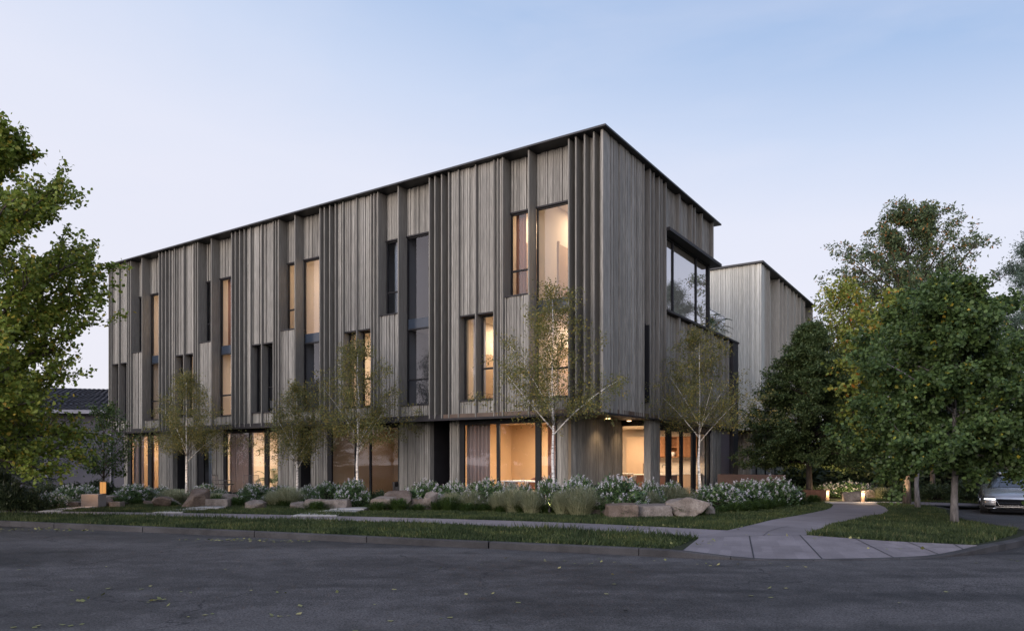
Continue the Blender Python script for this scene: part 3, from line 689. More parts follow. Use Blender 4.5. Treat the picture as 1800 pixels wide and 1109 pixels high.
def kdrop(p):
    """top of the kerb: dropped along the corner ramp"""
    if p[1] > 14: return 0.15
    x = p[0]
    def ss(a, b, v): t = min(1, max(0, (v - a) / (b - a))); return t * t * (3 - 2 * t)
    return 0.15 - 0.105 * ss(2.3, 4.0, x) * (1 - ss(6.6, 8.2, x))
# resample, then lay kerb stones with open joints
seg = []
for p, q in zip(kerb[:-1], kerb[1:]):
    d = math.hypot(q[0] - p[0], q[1] - p[1]); n = max(1, int(d / 0.3))
    for k in range(n): seg.append((p[0] + (q[0] - p[0]) * k / n, p[1] + (q[1] - p[1]) * k / n))
seg.append(kerb[-1])
def off(i, d):
    p, q = seg[max(i - 1, 0)], seg[min(i + 1, len(seg) - 1)]
    t = Vector((q[0] - p[0], q[1] - p[1])).normalized()
    return (seg[i][0] - t.y * d, seg[i][1] + t.x * d)
inner = [off(i, 0.16) for i in range(len(seg))]
mb = MB(); mbj = MB()
for i in range(len(seg) - 1):
    o0, o1, i0, i1 = seg[i], seg[i + 1], inner[i], inner[i + 1]
    if i % 7 == 6:
        o1 = (o0[0] + (o1[0] - o0[0]) * 0.95, o0[1] + (o1[1] - o0[1]) * 0.95); i1 = (i0[0] + (i1[0] - i0[0]) * 0.95, i0[1] + (i1[1] - i0[1]) * 0.95)
    h0, h1 = kdrop(seg[i]), kdrop(seg[i + 1])
    b0 = (o0[0] + (i0[0] - o0[0]) * 0.12, o0[1] + (i0[1] - o0[1]) * 0.12); b1 = (o1[0] + (i1[0] - o1[0]) * 0.12, o1[1] + (i1[1] - o1[1]) * 0.12)
    n = len(mb.v)
    mb.v += [(*o0, -0.05), (*o1, -0.05), (*o1, h1 - 0.02), (*o0, h0 - 0.02), (*b1, h1), (*b0, h0), (*i1, h1 - 0.004), (*i0, h0 - 0.004), (*i1, -0.05), (*i0, -0.05)]
    for q in ((0, 1, 2, 3), (3, 2, 4, 5), (5, 4, 6, 7), (7, 6, 8, 9), (1, 8, 6, 4, 2), (0, 3, 5, 7, 9)):
        mb.f.append([n + k for k in q]); mb.m.append(0)
tag(mb.build('kerb', M['kerb']), kind='structure')
sheet('road', [(-300, -200), (300, -200), (300, 300), (-300, 300)], 0.025, 'asphalt')
inn2 = [off(i, 0.15) for i in range(len(seg))]
garden = inn2 + [(300, 60), (300, 290), (-300, 290), (-300, 120)]
RAMP = [p for p in inn2 if p[1] < 14 and 2.62 < p[0] < 7.85]
LINE = [(2.55, 11.86), (3.5, 13.62), (4.42, 15.02), (5.66, 14.06), (6.64, 13.03), (7.9, 12.38)]
# garden earth leaves out the ramp
i0 = inn2.index(RAMP[0]); i1 = inn2.index(RAMP[-1])
sheet('garden_earth', inn2[:i0 + 1] + [(3.52, 13.66), (4.46, 14.98), (5.6, 14.06), (6.6, 13.1)] + inn2[i1:] + [(300, 60), (300, 290), (-300, 290), (-300, 120)], 0.135, 'soil')
# ramp / landing strip between dropped kerb and the flat junction
n = len(RAMP)
lin = [(3.5, 13.62), (4.1, 13.78), (4.8, 13.95), (5.66, 14.06), (6.15, 13.55), (6.64, 13.03), (7.3, 12.66), (7.86, 12.34)]
def lerp_line(P, t):
    d = [0]
    for a, b in zip(P[:-1], P[1:]): d.append(d[-1] + math.hypot(b[0] - a[0], b[1] - a[1]))
    s = t * d[-1]
    for k in range(len(P) - 1):
        if s <= d[k + 1] + 1e-9:
            f = (s - d[k]) / (d[k + 1] - d[k]); return (P[k][0] + (P[k + 1][0] - P[k][0]) * f, P[k][1] + (P[k + 1][1] - P[k][1]) * f)
    return P[-1]
mb = MB(); NR = 4
rows = []
for k in range(n):
    b = lerp_line(lin, k / (n - 1)); a = RAMP[k]; h = kdrop(a) - 0.006
    rows.append([(a[0] + (b[0] - a[0]) * j / NR, a[1] + (b[1] - a[1]) * j / NR, h + (0.15 - h) * (j / NR)) for j in range(NR + 1)])
for k in range(n - 1):
    for j in range(NR):
        mb.face([rows[k][j], rows[k + 1][j], rows[k + 1][j + 1], rows[k][j + 1]])
JN = [(3.5, 13.62), (4.1, 13.78), (4.8, 13.95), (5.66, 14.06), (4.42, 15.02)]
mb.face([(p[0], p[1], 0.15) for p in JN])
PL_ = [(4.42, 15.02), (5.4, 16.4), (6.38, 17.85), (7.5, 19.2), (8.43, 20.4), (9.3, 21.6), (9.83, 22.5), (10.35, 23.6), (10.7, 24.8)]
PR_ = [(5.66, 14.06), (6.5, 15.4), (7.46, 16.85), (8.5, 18.0), (9.5, 19.1), (10.2, 20.0), (10.75, 20.8), (11.6, 22.7), (12.36, 24.8)]
for k in range(len(PL_) - 1):
    mb.face([(*PL_[k], .15), (*PR_[k], .15), (*PR_[k + 1], .15), (*PL_[k + 1], .15)])
# cross strip leading right past the trees
CRS = [(10.7, 24.8), (12.36, 24.8), (13.2, 24.2), (14.8, 23.4), (16.5, 24.2), (14.5, 25.6), (12.4, 26.2), (10.7, 25.9)]
mb.face([(p[0], p[1], 0.15) for p in CRS])
tag(mb.build('path', M['paving']), kind='structure')
def strip(mb, P, w, dz=0.004):
    P = [Vector(p) for p in P]
    for p, q in zip(P[:-1], P[1:]):
        d = (q - p); t = Vector((-d.y, d.x, 0)).normalized() * w / 2
        up = Vector((0, 0, dz)); mb.face([p - t + up, q - t + up, q + t + up, p + t + up])
mb = MB()
for k in (int(n * .22), int(n * .42), int(n * .62), int(n * .78), int(n * .9)):
    strip(mb, [Vector(r) for r in rows[k]], 0.022)
for fr in (0.5,):
    strip(mb, [Vector((*RAMP[k], 0)) * 0 + Vector(rows[k][2]) for k in range(2, n - 2)], 0.008)
strip(mb, [(*rows[k][NR][:2], 0.15) for k in range(n)], 0.012)
strip(mb, [(4.8, 13.95, .15), (5.2, 14.8, .15), (5.62, 15.45, .15), (6.1, 16.1, .15)], 0.010)
tag(mb.build('path_joints', M['joint']), kind='structure')
# street sidewalk: slabs with real gaps, laid between two curves
SF = [(-60, 36.4), (-40, 28.9), (-24, 23.0), (-14.16, 20.2), (-7.71, 18.34), (-2.63, 16.9), (1.18, 15.1), (3.5, 13.62)]
SB = [(-60, 37.9), (-40, 30.3), (-24, 24.3), (-14.8, 21.25), (-8.5, 20.05), (-2.9, 18.5), (1.33, 16.9), (4.42, 15.02)]
cf = [(p.x, p.y) for p in catmull([(*p, 0) for p in SF], 12)]; cb = [(p.x, p.y) for p in catmull([(*p, 0) for p in SB], 12)]
mb = MB(); NS = 46; prev = None
for k in range(NS):
    t0, t1 = k / NS, (k + 1) / NS - 0.00022
    if k == NS - 1: t1 = 1.0
    a0, a1, b0, b1 = lerp_line(cf, t0), lerp_line(cf, t1), lerp_line(cb, t0), lerp_line(cb, t1)
    mb.prism([a0, a1, b1, b0], 0.02, 0.15)
tag(mb.build('sidewalk', M['paving']), kind='structure')

# ------------------------------------------------------------------ turf blades
def blades(name, polys, dens, hmin, hmax, mat, z=0.135, w=0.012, seed=1, lean=0.5, patch=None):
    r = np.random.default_rng(seed); Pt = []
    for poly in polys:
        P = np.array(poly); lo, hi = P.min(0), P.max(0)
        m = int((hi[0] - lo[0]) * (hi[1] - lo[1]) * dens)
        q = r.uniform(lo, hi, (m, 2)); Pt.append(q[inpoly(q, poly)])
    Pt = np.concatenate(Pt)
    m = len(Pt); ang = r.uniform(0, 2 * np.pi, m)
    pn = np.sin(Pt[:, 0] * 1.7 + np.sin(Pt[:, 1] * 2.3)) * np.sin(Pt[:, 1] * 2.1 + 1.3 * np.sin(Pt[:, 0] * 1.1))
    h = r.uniform(hmin, hmax, m) * (1 + 0.35 * pn) * np.where(r.random(m) < 0.02, 1.9, 1)
    ww = w * r.uniform(0.6, 1.3, m)
    base = np.stack([Pt[:, 0], Pt[:, 1], np.full(m, z)], 1)
    sd = np.stack([np.cos(ang), np.sin(ang), 0 * ang], 1) * ww[:, None]
    la = r.uniform(0, 2 * np.pi, m); ll = h * r.uniform(0, lean * 2, m)
    tip = base + np.stack([np.cos(la) * ll, np.sin(la) * ll, h], 1)
    V = np.stack([base - sd, base + sd, tip], 1).reshape(-1, 3)
    Fc = np.arange(3 * m).reshape(-1, 3)
    o = link(bpy.data.objects.new(name, npmesh(name, V, Fc, [M[mat]])))
    return o
kst = [p for p in inn2 if p[0] <= 2.6 and p[0] > -30 and p[1] < 40]
strip1 = kst + [(3.45, 13.5)] + [p for p in reversed(cf) if -30 < p[0] < 3.4]
up_edge = [at(0, 890, .15), at(160, 888, .15), at(330, 884, .15), at(500, 886, .15), at(640, 888, .15), at(800, 886, .15), at(960, 892, .15), at(1030, 898, .15), at(1180, 900, .15), at(1260, 898, .15), at(1360, 886, .15), at(1440, 880, .15)]
strip2 = [p for p in cb if -24 < p[0] < 4.4] + PL_[:8] + [(p.x, p.y) for p in reversed(up_edge)] + [(-24, 27)]
right_isl = PR_[:9] + [(13.0, 23.9), (13.0, 22.4), (12.3, 20.7), (11.3, 18.9), (10.85, 17.4), (10.7, 16.2), (10.5, 15.2), (9.95, 14.4), (9.05, 13.5), (7.9, 12.5), (6.66, 13.1)]
isl_back = [(12.4, 26.3), (14.6, 25.7), (17, 24.4), (30, 36), (14, 33)]
g = blades('lawn_grass', [strip1, strip2, right_isl, isl_back], 1050, 0.04, 0.085, 'turf', seed=4)
tag(g, kind='stuff', label='short dark green lawn grass beside the sidewalk and the curved path', cat='grass')
g = blades('grass_edge', [[(p[0], p[1]) for p in strip1[len(kst):]] + [(p[0] - 0.05, p[1] - 0.16) for p in reversed(strip1[len(kst):])]], 700, 0.06, 0.16, 'turf', seed=9)
tag(g, kind='stuff', label='longer ragged grass along the front edge of the sidewalk', cat='grass')

# ------------------------------------------------------------------ foliage builders (numpy)
def leaves(P, size, r, droop=0.25, up=0.45, aspect=0.62, fold=0.18, dirs=None, heart=False):
    """little folded leaves at points P -> verts, tris"""
    m = len(P)
    d = r.normal(size=(m, 3)); d[:, 2] -= droop
    if dirs is not None: d = d * 0.7 + dirs
    d /= np.linalg.norm(d, axis=1, keepdims=True) + 1e-9
    nrm = r.normal(size=(m, 3)); nrm[:, 2] += up * 3
    sd = np.cross(d, nrm); sd /= np.linalg.norm(sd, axis=1, keepdims=True) + 1e-9
    nn = np.cross(sd, d)
    s = size * r.uniform(0.6, 1.25, m)[:, None]
    b = P; t = P + d * s
    if heart:
        lf = P + d * s * 0.28 + sd * s * aspect * 0.62 - nn * s * fold * 0.5; rt = P + d * s * 0.28 - sd * s * aspect * 0.62 - nn * s * fold * 0.5
        l2 = P + d * s * 0.66 + sd * s * aspect * 0.42 - nn * s * fold * 0.6; r2 = P + d * s * 0.66 - sd * s * aspect * 0.42 - nn * s * fold * 0.6
        V = np.stack([b, lf, l2, t, r2, rt], 1).reshape(-1, 3)
        k = np.arange(m)[:, None] * 6
        Fc = np.concatenate([k + [0, 3, 1], k + [1, 3, 2], k + [0, 5, 3], k + [5, 4, 3]], 0)
        return V, Fc
    lf = P + d * s * 0.45 + sd * s * aspect * 0.5 - nn * s * fold; rt = P + d * s * 0.45 - sd * s * aspect * 0.5 - nn * s * fold
    V = np.stack([b, lf, t, rt], 1).reshape(-1, 3)
    k = np.arange(m)[:, None] * 4
    return V, np.concatenate([k + [0, 2, 1], k + [0, 3, 2]], 0)

def tree(name, label, loc, H, cb, R, prof, nl, ntw, lpt, lsize, leaf, bark, tr, seed, cat='tree', fork=None, rise=0.7, twl=0.6, sig=0.10, heart=False,
         droop=0.25, up=0.45, group=None, limb_r=0.42, hang=0.0, gaps=0.0, crown='crown', trunk_top=0.93, inner=0.25, lean=(0, 0), aspect=0.62, sides=8, main=None, twig=None, rag=0.55, clump=0, flat=1.0, tpow=0.85, tdir=0.55, tup=0.12, over=1.12):
    r = np.random.default_rng(seed)
    root = thing(name, label, cat, loc, 0, group)
    fork = fork if fork is not None else cb
    T = MB()
    wob = r.normal(size=(7, 2)) * 0.02 * H / 6
    tp = []
    for k in range(8):
        t = k / 7; w = wob[min(k, 6)] * (t > 0) * (1 if t < 0.9 else .6)
        tp.append(Vector((w[0] + lean[0] * t * t, w[1] + lean[1] * t * t, -0.15 + t * (H * trunk_top + 0.15))))
    def trunk_at(z):
        t = min(1, max(0, (z + 0.15) / (H * trunk_top + 0.15))) * 7; k = min(6, int(t)); return tp[k].lerp(tp[k + 1], t - k)
    def trad(z):
        t = z / (H * trunk_top)
        return max(0.012, tr * max(0.0, 1 - max(0.0, t)) ** tpow)
    T.tube(tp, [tr * 1.25] + [trad(p.z) for p in tp[1:]], sides)
    LP = []; LD = []
    for i in range(nl):
        t = min(0.995, (i + r.uniform(0.1, 0.9)) / nl)
        if main is not None and i < main: t = 0.34 + 0.32 * i / main
        mk = 0.78 if (main is not None and i < main) else 1.0
        zt = cb + t * (H - cb)
        pr = np.interp(t, [p[0] for p in prof], [p[1] for p in prof]) * R
        rr = pr * (rag + (1 - rag) * math.sqrt(r.random())) * (over if r.random() < 0.12 else 1.0) * mk; an = i * 2.399 + r.normal() * 0.35
        if gaps and r.random() < gaps: rr *= 0.6
        lx = lean[0] * t; ly = lean[1] * t
        tip = Vector((math.cos(an) * rr + lx, math.sin(an) * rr + ly, zt))
        zs = min(max(fork, zt - rise * rr - 0.15), H * trunk_top * 0.97); zs = max(zs, fork * r.uniform(1.0, 1.06))
        if main is not None and i < main: zs = fork + 0.13 * i; rr_ = 1.0
        elif main is not None: zs = max(zs, fork + 0.25)
        s0 = trunk_at(zs)
        mid = s0.lerp(tip, 0.5) + Vector((0, 0, (0.10 if rise > 0 else -0.04) * rr)) + Vector(r.normal(size=3)) * 0.05 * rr
        pts = []
        for k in range(6):
            u = k / 5; pts.append(s0 * (1 - u) ** 2 + mid * 2 * u * (1 - u) + tip * u * u)
        lr = min(trad(zs) * limb_r / 0.5, limb_r * tr * (0.45 + 0.55 * rr / R))
        thin = main is not None and i >= main
        if thin: lr *= 0.32
        T.tube(pts, [max(0.004, lr * (1 - 0.82 * k / 5)) for k in range(6)], 5, mi=1 if thin else 0)
        for j in range(ntw):
            u = inner + (1 - inner) * (j + r.random()) / ntw; u = min(u, 0.999)
            k = min(4, int(u * 5)); p0 = pts[k].lerp(pts[k + 1], u * 5 - k)
            ld = (pts[k + 1] - pts[k]).normalized()
            d = Vector(r.normal(size=3)); d = (d - ld * d.dot(ld) * 0.5).normalized() * 0.75 + ld * tdir; d.z = d.z * flat + tup - hang
            d.normalize(); ln = twl * r.uniform(0.5, 1.15) * (0.55 + 0.45 * min(1, rr / R + .2))
            p1 = p0 + d * ln + Vector((0, 0, -hang * ln * 0.4))
            if j % 2 == 0: T.tube([p0, p0.lerp(p1, .5) + Vector(r.normal(size=3)) * .03 * ln, p1], [max(.004, lr * .22), max(.003, lr * .15), .002], 4, mi=0 if main is None else 1, cap=False)
            q = r.random(lpt)[:, None]
            if clump: q = (np.floor(q * clump) + 0.5 + r.normal(size=q.shape) * 0.16) / clump
            a0 = np.array(p0); a1 = np.array(p1)
            LP.append(a0 + (a1 - a0) * (0.15 + 0.9 * q) + r.normal(size=(lpt, 3)) * sig * np.array([1, 1, 0.8]))
            LD.append(np.repeat((np.array(d) * 0.6)[None], lpt, 0))
    T.build('trunk', [M[bark], M[twig or bark]], root, smooth=True)
    P = np.concatenate(LP); D = np.concatenate(LD)
    V, Fc = leaves(P, lsize, r, droop, up, aspect=aspect, dirs=D, heart=heart)
    link(bpy.data.objects.new(crown, npmesh(crown, V, Fc, [M[leaf]])), root)
    return root
ROUND = [(0, .55), (.15, .85), (.4, 1), (.65, .9), (.85, .58), (1, .18)]
HORN = [(0, .85), (.15, 1), (.3, .98), (.55, .70), (.75, .42), (.9, .18), (1, .03)]
CONE = [(0, .75), (.12, 1), (.35, .9), (.6, .62), (.8, .36), (1, .06)]
BIRCH = [(0, .95), (.15, 1.08), (.35, .95), (.55, .70), (.75, .46), (.9, .26), (1, .10)]

# big maple on the left, trunk just outside the frame
tree('maple_tree', 'big leafy maple at the left edge with yellowing leaves and branches reaching over the lawn', (-13.85, 18.0, 0.13), 9.35, 1.25, 3.65,
     [(0, .68), (.18, .82), (.39, .98), (.50, .90), (.61, .82), (.75, .70), (.86, .52), (.94, .34), (1, .14)], 74, 17, 66, 0.088, 'lf_maple', 'bark', 0.22, 11, rise=0.85, twl=1.0, sig=0.085, rag=0.30, clump=4, tdir=1.0, tup=0.35, over=1.25, heart=True, aspect=0.95, fork=1.6, inner=0.3, lean=(0.9, 0))
# street lindens on the right
tree('linden_tree', 'linden with large heart shaped leaves standing in front of the parked car', (10.33, 17.05, 0.13), 5.6, 0.95, 2.0,
     [(0, .7), (.12, .95), (.3, 1), (.55, .95), (.75, .7), (.9, .42), (1, .12)], 54, 14, 92, 0.080, 'lf_linden', 'bark_grey', 0.085, 5, rise=0.45, twl=0.75, sig=0.085, heart=True, aspect=0.9, up=0.35, droop=1.1, fork=1.7, rag=0.2, clump=3, flat=0.4, over=1.35)
tree('linden_tree', 'second linden with slim grey trunk further back along the curved path', (12.4, 22.3, 0.13), 6.6, 2.2, 1.9, ROUND, 36, 10, 40, 0.12, 'lf_linden', 'bark_grey', 0.075, 6, rise=0.5, twl=0.7, sig=0.10, heart=True, aspect=0.9, droop=1.0, rag=0.4, clump=3, flat=0.4)
tree('path_tree', 'tree whose straight trunk glows orange from the path light', (13.35, 24.7, 0.13), 7.2, 2.4, 2.4, ROUND, 28, 10, 26, 0.13, 'lf_yellow', 'bark', 0.12, 16, rise=0.5, twl=0.6, sig=0.14, heart=True, aspect=0.9)
tree('path_tree', 'slim brown trunked tree furthest back beside the cross path', (16.4, 28.5, 0.13), 7.5, 2.6, 2.4, ROUND, 26, 9, 24, 0.14, 'lf_linden', 'bark', 0.10, 17, rise=0.5, twl=0.6, sig=0.14, heart=True)
# dark hornbeam beside the building
tree('hornbeam_tree', 'dense dark green conical tree beside the right end of the timber block', (11.5, 28.2, 0.13), 6.7, 1.05, 2.75, HORN, 130, 13, 74, 0.094, 'lf_dark', 'bark_dark', 0.13, 8, rise=0.25, twl=0.55, sig=0.075, up=0.9, droop=0.3, rag=0.6, clump=3, flat=0.35, fork=1.35, aspect=0.7)
# background trees on the right
tree('ash_tree', 'tallest green tree behind the lindens with an open ragged crown', (27.2, 50, 0.1), 19.0, 6.2, 6.3, [(0, .9), (.2, 1.1), (.5, 1.0), (.72, .85), (.86, .62), (.95, .36), (1, .15)], 104, 10, 54, 0.24, 'lf_tall', 'bark', 0.28, 21, rise=0.8, twl=1.15, sig=0.17, droop=0.9, rag=0.4, clump=3, aspect=0.42, gaps=0.25)
tree('yellowing_tree', 'pale yellow green tree between the rear block and the tall tree', (19.0, 42, 0.1), 11.8, 1.6, 3.4, [(0, .8), (.2, 1), (.5, .95), (.75, .7), (.9, .45), (1, .12)], 54, 11, 26, 0.19, 'lf_yellow', 'bark', 0.2, 22, rise=0.9, twl=0.7, sig=0.18)
tree('yellowing_tree', 'orange tinged tree right behind the dark conical tree', (20.6, 36, 0.1), 8.3, 1.2, 3.0, ROUND, 48, 11, 26, 0.17, 'lf_yellow', 'bark', 0.18, 23, rise=0.7, twl=0.7, sig=0.18)
tree('pine_tree', 'blue green pine cut by the right picture edge', (32.3, 45, 0.1), 15.6, 5.2, 3.9, [(0, 1), (.2, .95), (.45, .72), (.7, .55), (.9, .35), (1, .12)], 44, 10, 120, 0.16, 'lf_pine', 'bark_dark', 0.28, 24, rise=0.15, twl=0.8, sig=0.20, up=1.0, droop=-0.2, aspect=0.25, gaps=0.3)
for k, (x, y, h, r_, lf, lb) in enumerate(((22.5, 34, 7.2, 3.2, 'lf_linden', 'bushy green tree behind the second linden'), (26.5, 38, 8.6, 3.4, 'lf_linden', 'broad dark tree above the parked car'), (27.0, 31, 6.0, 3.0, 'lf_dark', 'low dark tree to the right of the parked car'),
                                (16.2, 34.5, 4.2, 1.9, 'lf_dark', 'small dark tree behind the low bollard lights'), (31, 36, 8.2, 3.6, 'lf_linden', 'green tree under the pine at the right edge'), (24.5, 30, 5.0, 2.6, 'lf_dark', 'round dark tree just left of the parked car roof'))):
    tree('background_tree', lb, (x, y, 0.1), h, 0.7, r_, ROUND, 40, 10, 24, 0.17, lf, 'bark_dark', 0.14, 30 + k, rise=0.5, twl=0.7, sig=0.2, group='trees behind the right lawn')
# birches in front of the block
def birch(label, b, a, H, R, fork, seed, lean=(0, 0), dens=1.0, z=0.15):
    p = W(b, a, z)
    return tree('birch_tree', label, p, H, fork + 0.15, R, BIRCH, int(36 * dens), 13, 34, 0.060, 'lf_birch', 'birch', 0.058, seed, rise=1.15, twl=0.62, sig=0.085, fork=fork, hang=0.12,
                group='white birches in front of the timber block', limb_r=0.42, lean=lean, droop=0.5, inner=0.25, sides=10, main=5, twig='bark', clump=3, rag=0.4, tpow=1.25)
birch('tallest birch, in front of the big lit corner room, its top reaching the upper windows', -1.35, 0.85, 6.35, 2.6, 2.15, 41, (-0.05, 0))
birch('birch in front of the lit kitchen windows right of the corner', 4.45, -1.3, 5.75, 2.4, 2.05, 42)
birch('wide birch in front of the dark unlit ground floor room, middle of the facade', -1.6, 8.2, 5.35, 2.4, 1.65, 43)
birch('small thin birch between the lit patio room and a dark door', -1.6, 11.2, 4.1, 1.6, 1.15, 44, dens=0.8)
birch('leftmost birch beside the big brown overhanging boulder', -1.7, 17.7, 4.95, 2.35, 1.4, 45)

# trees across the street, mirrored in the dark windows
for k, (x, y, h, r_) in enumerate(((-24, -13, 8.5, 3.4), (-12, -17, 10.5, 4.0), (-2, -15, 7.5, 3.2))):
    tree('street_tree', ('leafy tree across the street facing the far left end of the block', 'tallest leafy tree across the street facing the block', 'small leafy tree across the street behind the viewpoint')[k], (x, y, 0.0), h, 1.6, r_, ROUND, 40, 11, 26, 0.20, 'lf_linden', 'bark', 0.2, 120 + k, rise=0.6, twl=0.8, sig=0.2, group='trees across the street')
# ------------------------------------------------------------------ shrubs and grasses: prototypes, then copies of thing + parts
def copy_tree(o, parent=None):
    c = o.copy(); COL.objects.link(c)
    if parent is not None: c.parent = parent
    for ch in o.children: copy_tree(ch, c)
    return c
def shrub_parts(seed, flowers=True, leaf='lf_shrub', lsize=0.085, nst=110, lpt=24, nfl=104):
    """unit shrub: about 1 m wide, 0.8 m high"""
    r = np.random.default_rng(seed); T = MB(); LP = []; LD = []; tips = []
    for i in range(nst):
        an = r.uniform(0, 2 * np.pi); el = math.acos(r.uniform(0.02, 1.0)); rr = 0.42 + 0.1 * r.random()
        tip = np.array([math.sin(el) * math.cos(an) * rr * 1.12, math.sin(el) * math.sin(an) * rr * 1.12, 0.14 + math.cos(el) * 0.55 * (0.85 + .3 * r.random())])
        b = np.array([tip[0] * 0.18, tip[1] * 0.18, 0.0])
        mid = (b + tip) / 2 + np.array([tip[0] * .1, tip[1] * .1, 0.06])
        T.tube([b, mid, tip], [0.008, 0.006, 0.002], 4, cap=False)
        u = r.random(lpt)[:, None] ** 0.6
        LP.append(mid + (tip - mid) * u * 1.05 + r.normal(size=(lpt, 3)) * 0.06); dd = tip - b; dd = dd / np.linalg.norm(dd)
        LD.append(np.repeat(dd[None], lpt, 0)); tips.append((tip, dd))
    P = np.concatenate(LP); P[:, 2] = np.maximum(P[:, 2], 0.02)
    V, Fc = leaves(P, lsize, r, 0.2, 0.5, 0.5, dirs=np.concatenate(LD))
    fol = npmesh('foliage', V, Fc, [M[leaf]])
    st = bpy.data.meshes.new('stems'); st.from_pydata(T.v, [], T.f); st.materials.append(M['bark_dark'])
    bl = None
    if flowers:
        PV = []; PD = []
        idx = r.permutation(nst)[:nfl]
        for i in idx:
            tip, dd = tips[i]; ax = dd * 0.6 + np.array([0, 0, 0.7]) + r.normal(size=3) * 0.15; ax /= np.linalg.norm(ax)
            ln = r.uniform(0.06, 0.115); q = 24
            t = r.random(q)[:, None]
            w = (1 - t) * 0.020 + 0.005
            PV.append(tip + dd * 0.03 + ax * ln * t + r.normal(size=(q, 3)) * w); PD.append(np.repeat(ax[None] * 0.3, q, 0))
        V, Fc = leaves(np.concatenate(PV), 0.027, r, 0, 0.6, 0.85, 0.1, dirs=np.concatenate(PD))
        bl = npmesh('blossoms', V, Fc, [M['petal']])
    return fol, st, bl
def stand(x0, x1, yt, yb, clear):
    """foot, width and height of a plant seen at these pixels, kept clear of the block's walls"""
    p = at((x0 + x1) / 2, yb, 0.15)
    while True:
        dx, dy = p.x - C0[0], p.y - C0[1]
        if dx * DR[0] + dy * DR[1] < -clear or dx * DL[0] + dy * DL[1] < -clear or p.y < 12: break
        p *= (p.y - 0.05) / p.y
    p.z = 0.15
    return p, (x1 - x0) / F * p.y, max(0.3, EYE + (HY - yt) / F * p.y - 0.15)
def make_thing(name, parts):
    o = thing(name, None, None)
    for (nm, me) in parts:
        if me is not None: link(bpy.data.objects.new(nm, me), o)
    return o
def place(protos, used, k, loc, scale, rz, label, cat, group):
    p = protos[k]
    if k not in used: o = p; used.add(k)
    else: o = copy_tree(p)
    o.location = loc; o.scale = scale; o.rotation_euler = (0, 0, rz)
    tag(o, label, cat, group); return o
SH = [make_thing('flowering_shrub', list(zip(('foliage', 'stems', 'blossoms'), shrub_parts(50 + k)))) for k in range(4)]
shu = set(); rs = random.Random(5)
# (x0, x1, ytop, ybase px, ground z, label)
GR = 'white flowering shrubs along the facade'
SHR = [
 (205, 275, 850, 884, 'flowering shrub below the two left orange windows'),
 (266, 300, 853, 880, 'flowering shrub just left of the leftmost birch trunk'),
 (340, 384, 850, 877, 'flowering shrub above the big brown overhanging boulder'),
 (372, 400, 858, 878, 'small shrub in front of the glowing cube lamp'),
 (420, 478, 848, 884, 'flowering shrub right of the wire patio chairs'),
 (462, 520, 852, 880, 'flowering shrub left of the small thin birch'),
 (522, 560, 852, 884, 'flowering shrub right of the small thin birch trunk'),
 (548, 606, 847, 884, 'flowering shrub behind the flat pinkish brown boulders'),
 (592, 650, 841, 891, 'large warmly lit flowering shrub at the middle stepping slabs'),
 (712, 780, 843, 876, 'flowering shrub in front of the rounded timber panel by the porch'),
 (770, 826, 845, 884, 'flowering shrub below the narrow timber panel right of the porch door'),
 (815, 892, 842, 889, 'big flowering shrub below the grey curtain window'),
 (884, 912, 846, 872, 'small flowering shrub under the white table in the window'),
 (898, 940, 846, 880, 'flowering shrub under the large glowing pane'),
 (934, 992, 838, 892, 'tall flowering shrub at the foot of the tallest birch'),
 (985, 1050, 838, 884, 'flowering shrub in front of the rounded corner wall'),
 (1044, 1132, 836, 890, 'largest flowering shrub in front of the corner edge behind the stone row'),
 (1122, 1166, 843, 878, 'flowering shrub in front of the timber pillar'),
 (1156, 1204, 846, 880, 'flowering shrub below the kitchen island window'),
 (1222, 1306, 850, 894, 'flowering shrub right of the big pale boulder'),
 (1276, 1346, 842, 890, 'bushy flowering shrub in front of the low pink brown wall'),
 (1322, 1402, 838, 888, 'rightmost big flowering shrub beside the dark conical tree'),
 (1436, 1478, 848, 873, 'flowering shrub behind the left bollard light'),
 (1462, 1530, 845, 874, 'brightly lit flowering shrub behind the path boulder'),
 (1512, 1560, 848, 872, 'flowering shrub behind the tan grass by the path'),
 (62, 112, 864, 893, 'flowering shrub left of the block shaped stones at the far left'),
 (94, 150, 852, 886, 'flowering shrub behind the block shaped stones'),
 (128, 176, 852, 880, 'flowering shrub behind the concrete wall with the lantern'),
]
for i, (x0, x1, yt, yb, lab) in enumerate(SHR):
    p, w, h = stand(x0, x1, yt, yb, 1.35 if x0 < 1040 else 0.95)
    place(SH, shu, i % 4, (p.x, p.y, 0.13), (w / 1.02, w / 1.02 * rs.uniform(.85, 1.05), h / 0.80), rs.uniform(0, 6.28), lab, 'shrub', GR)
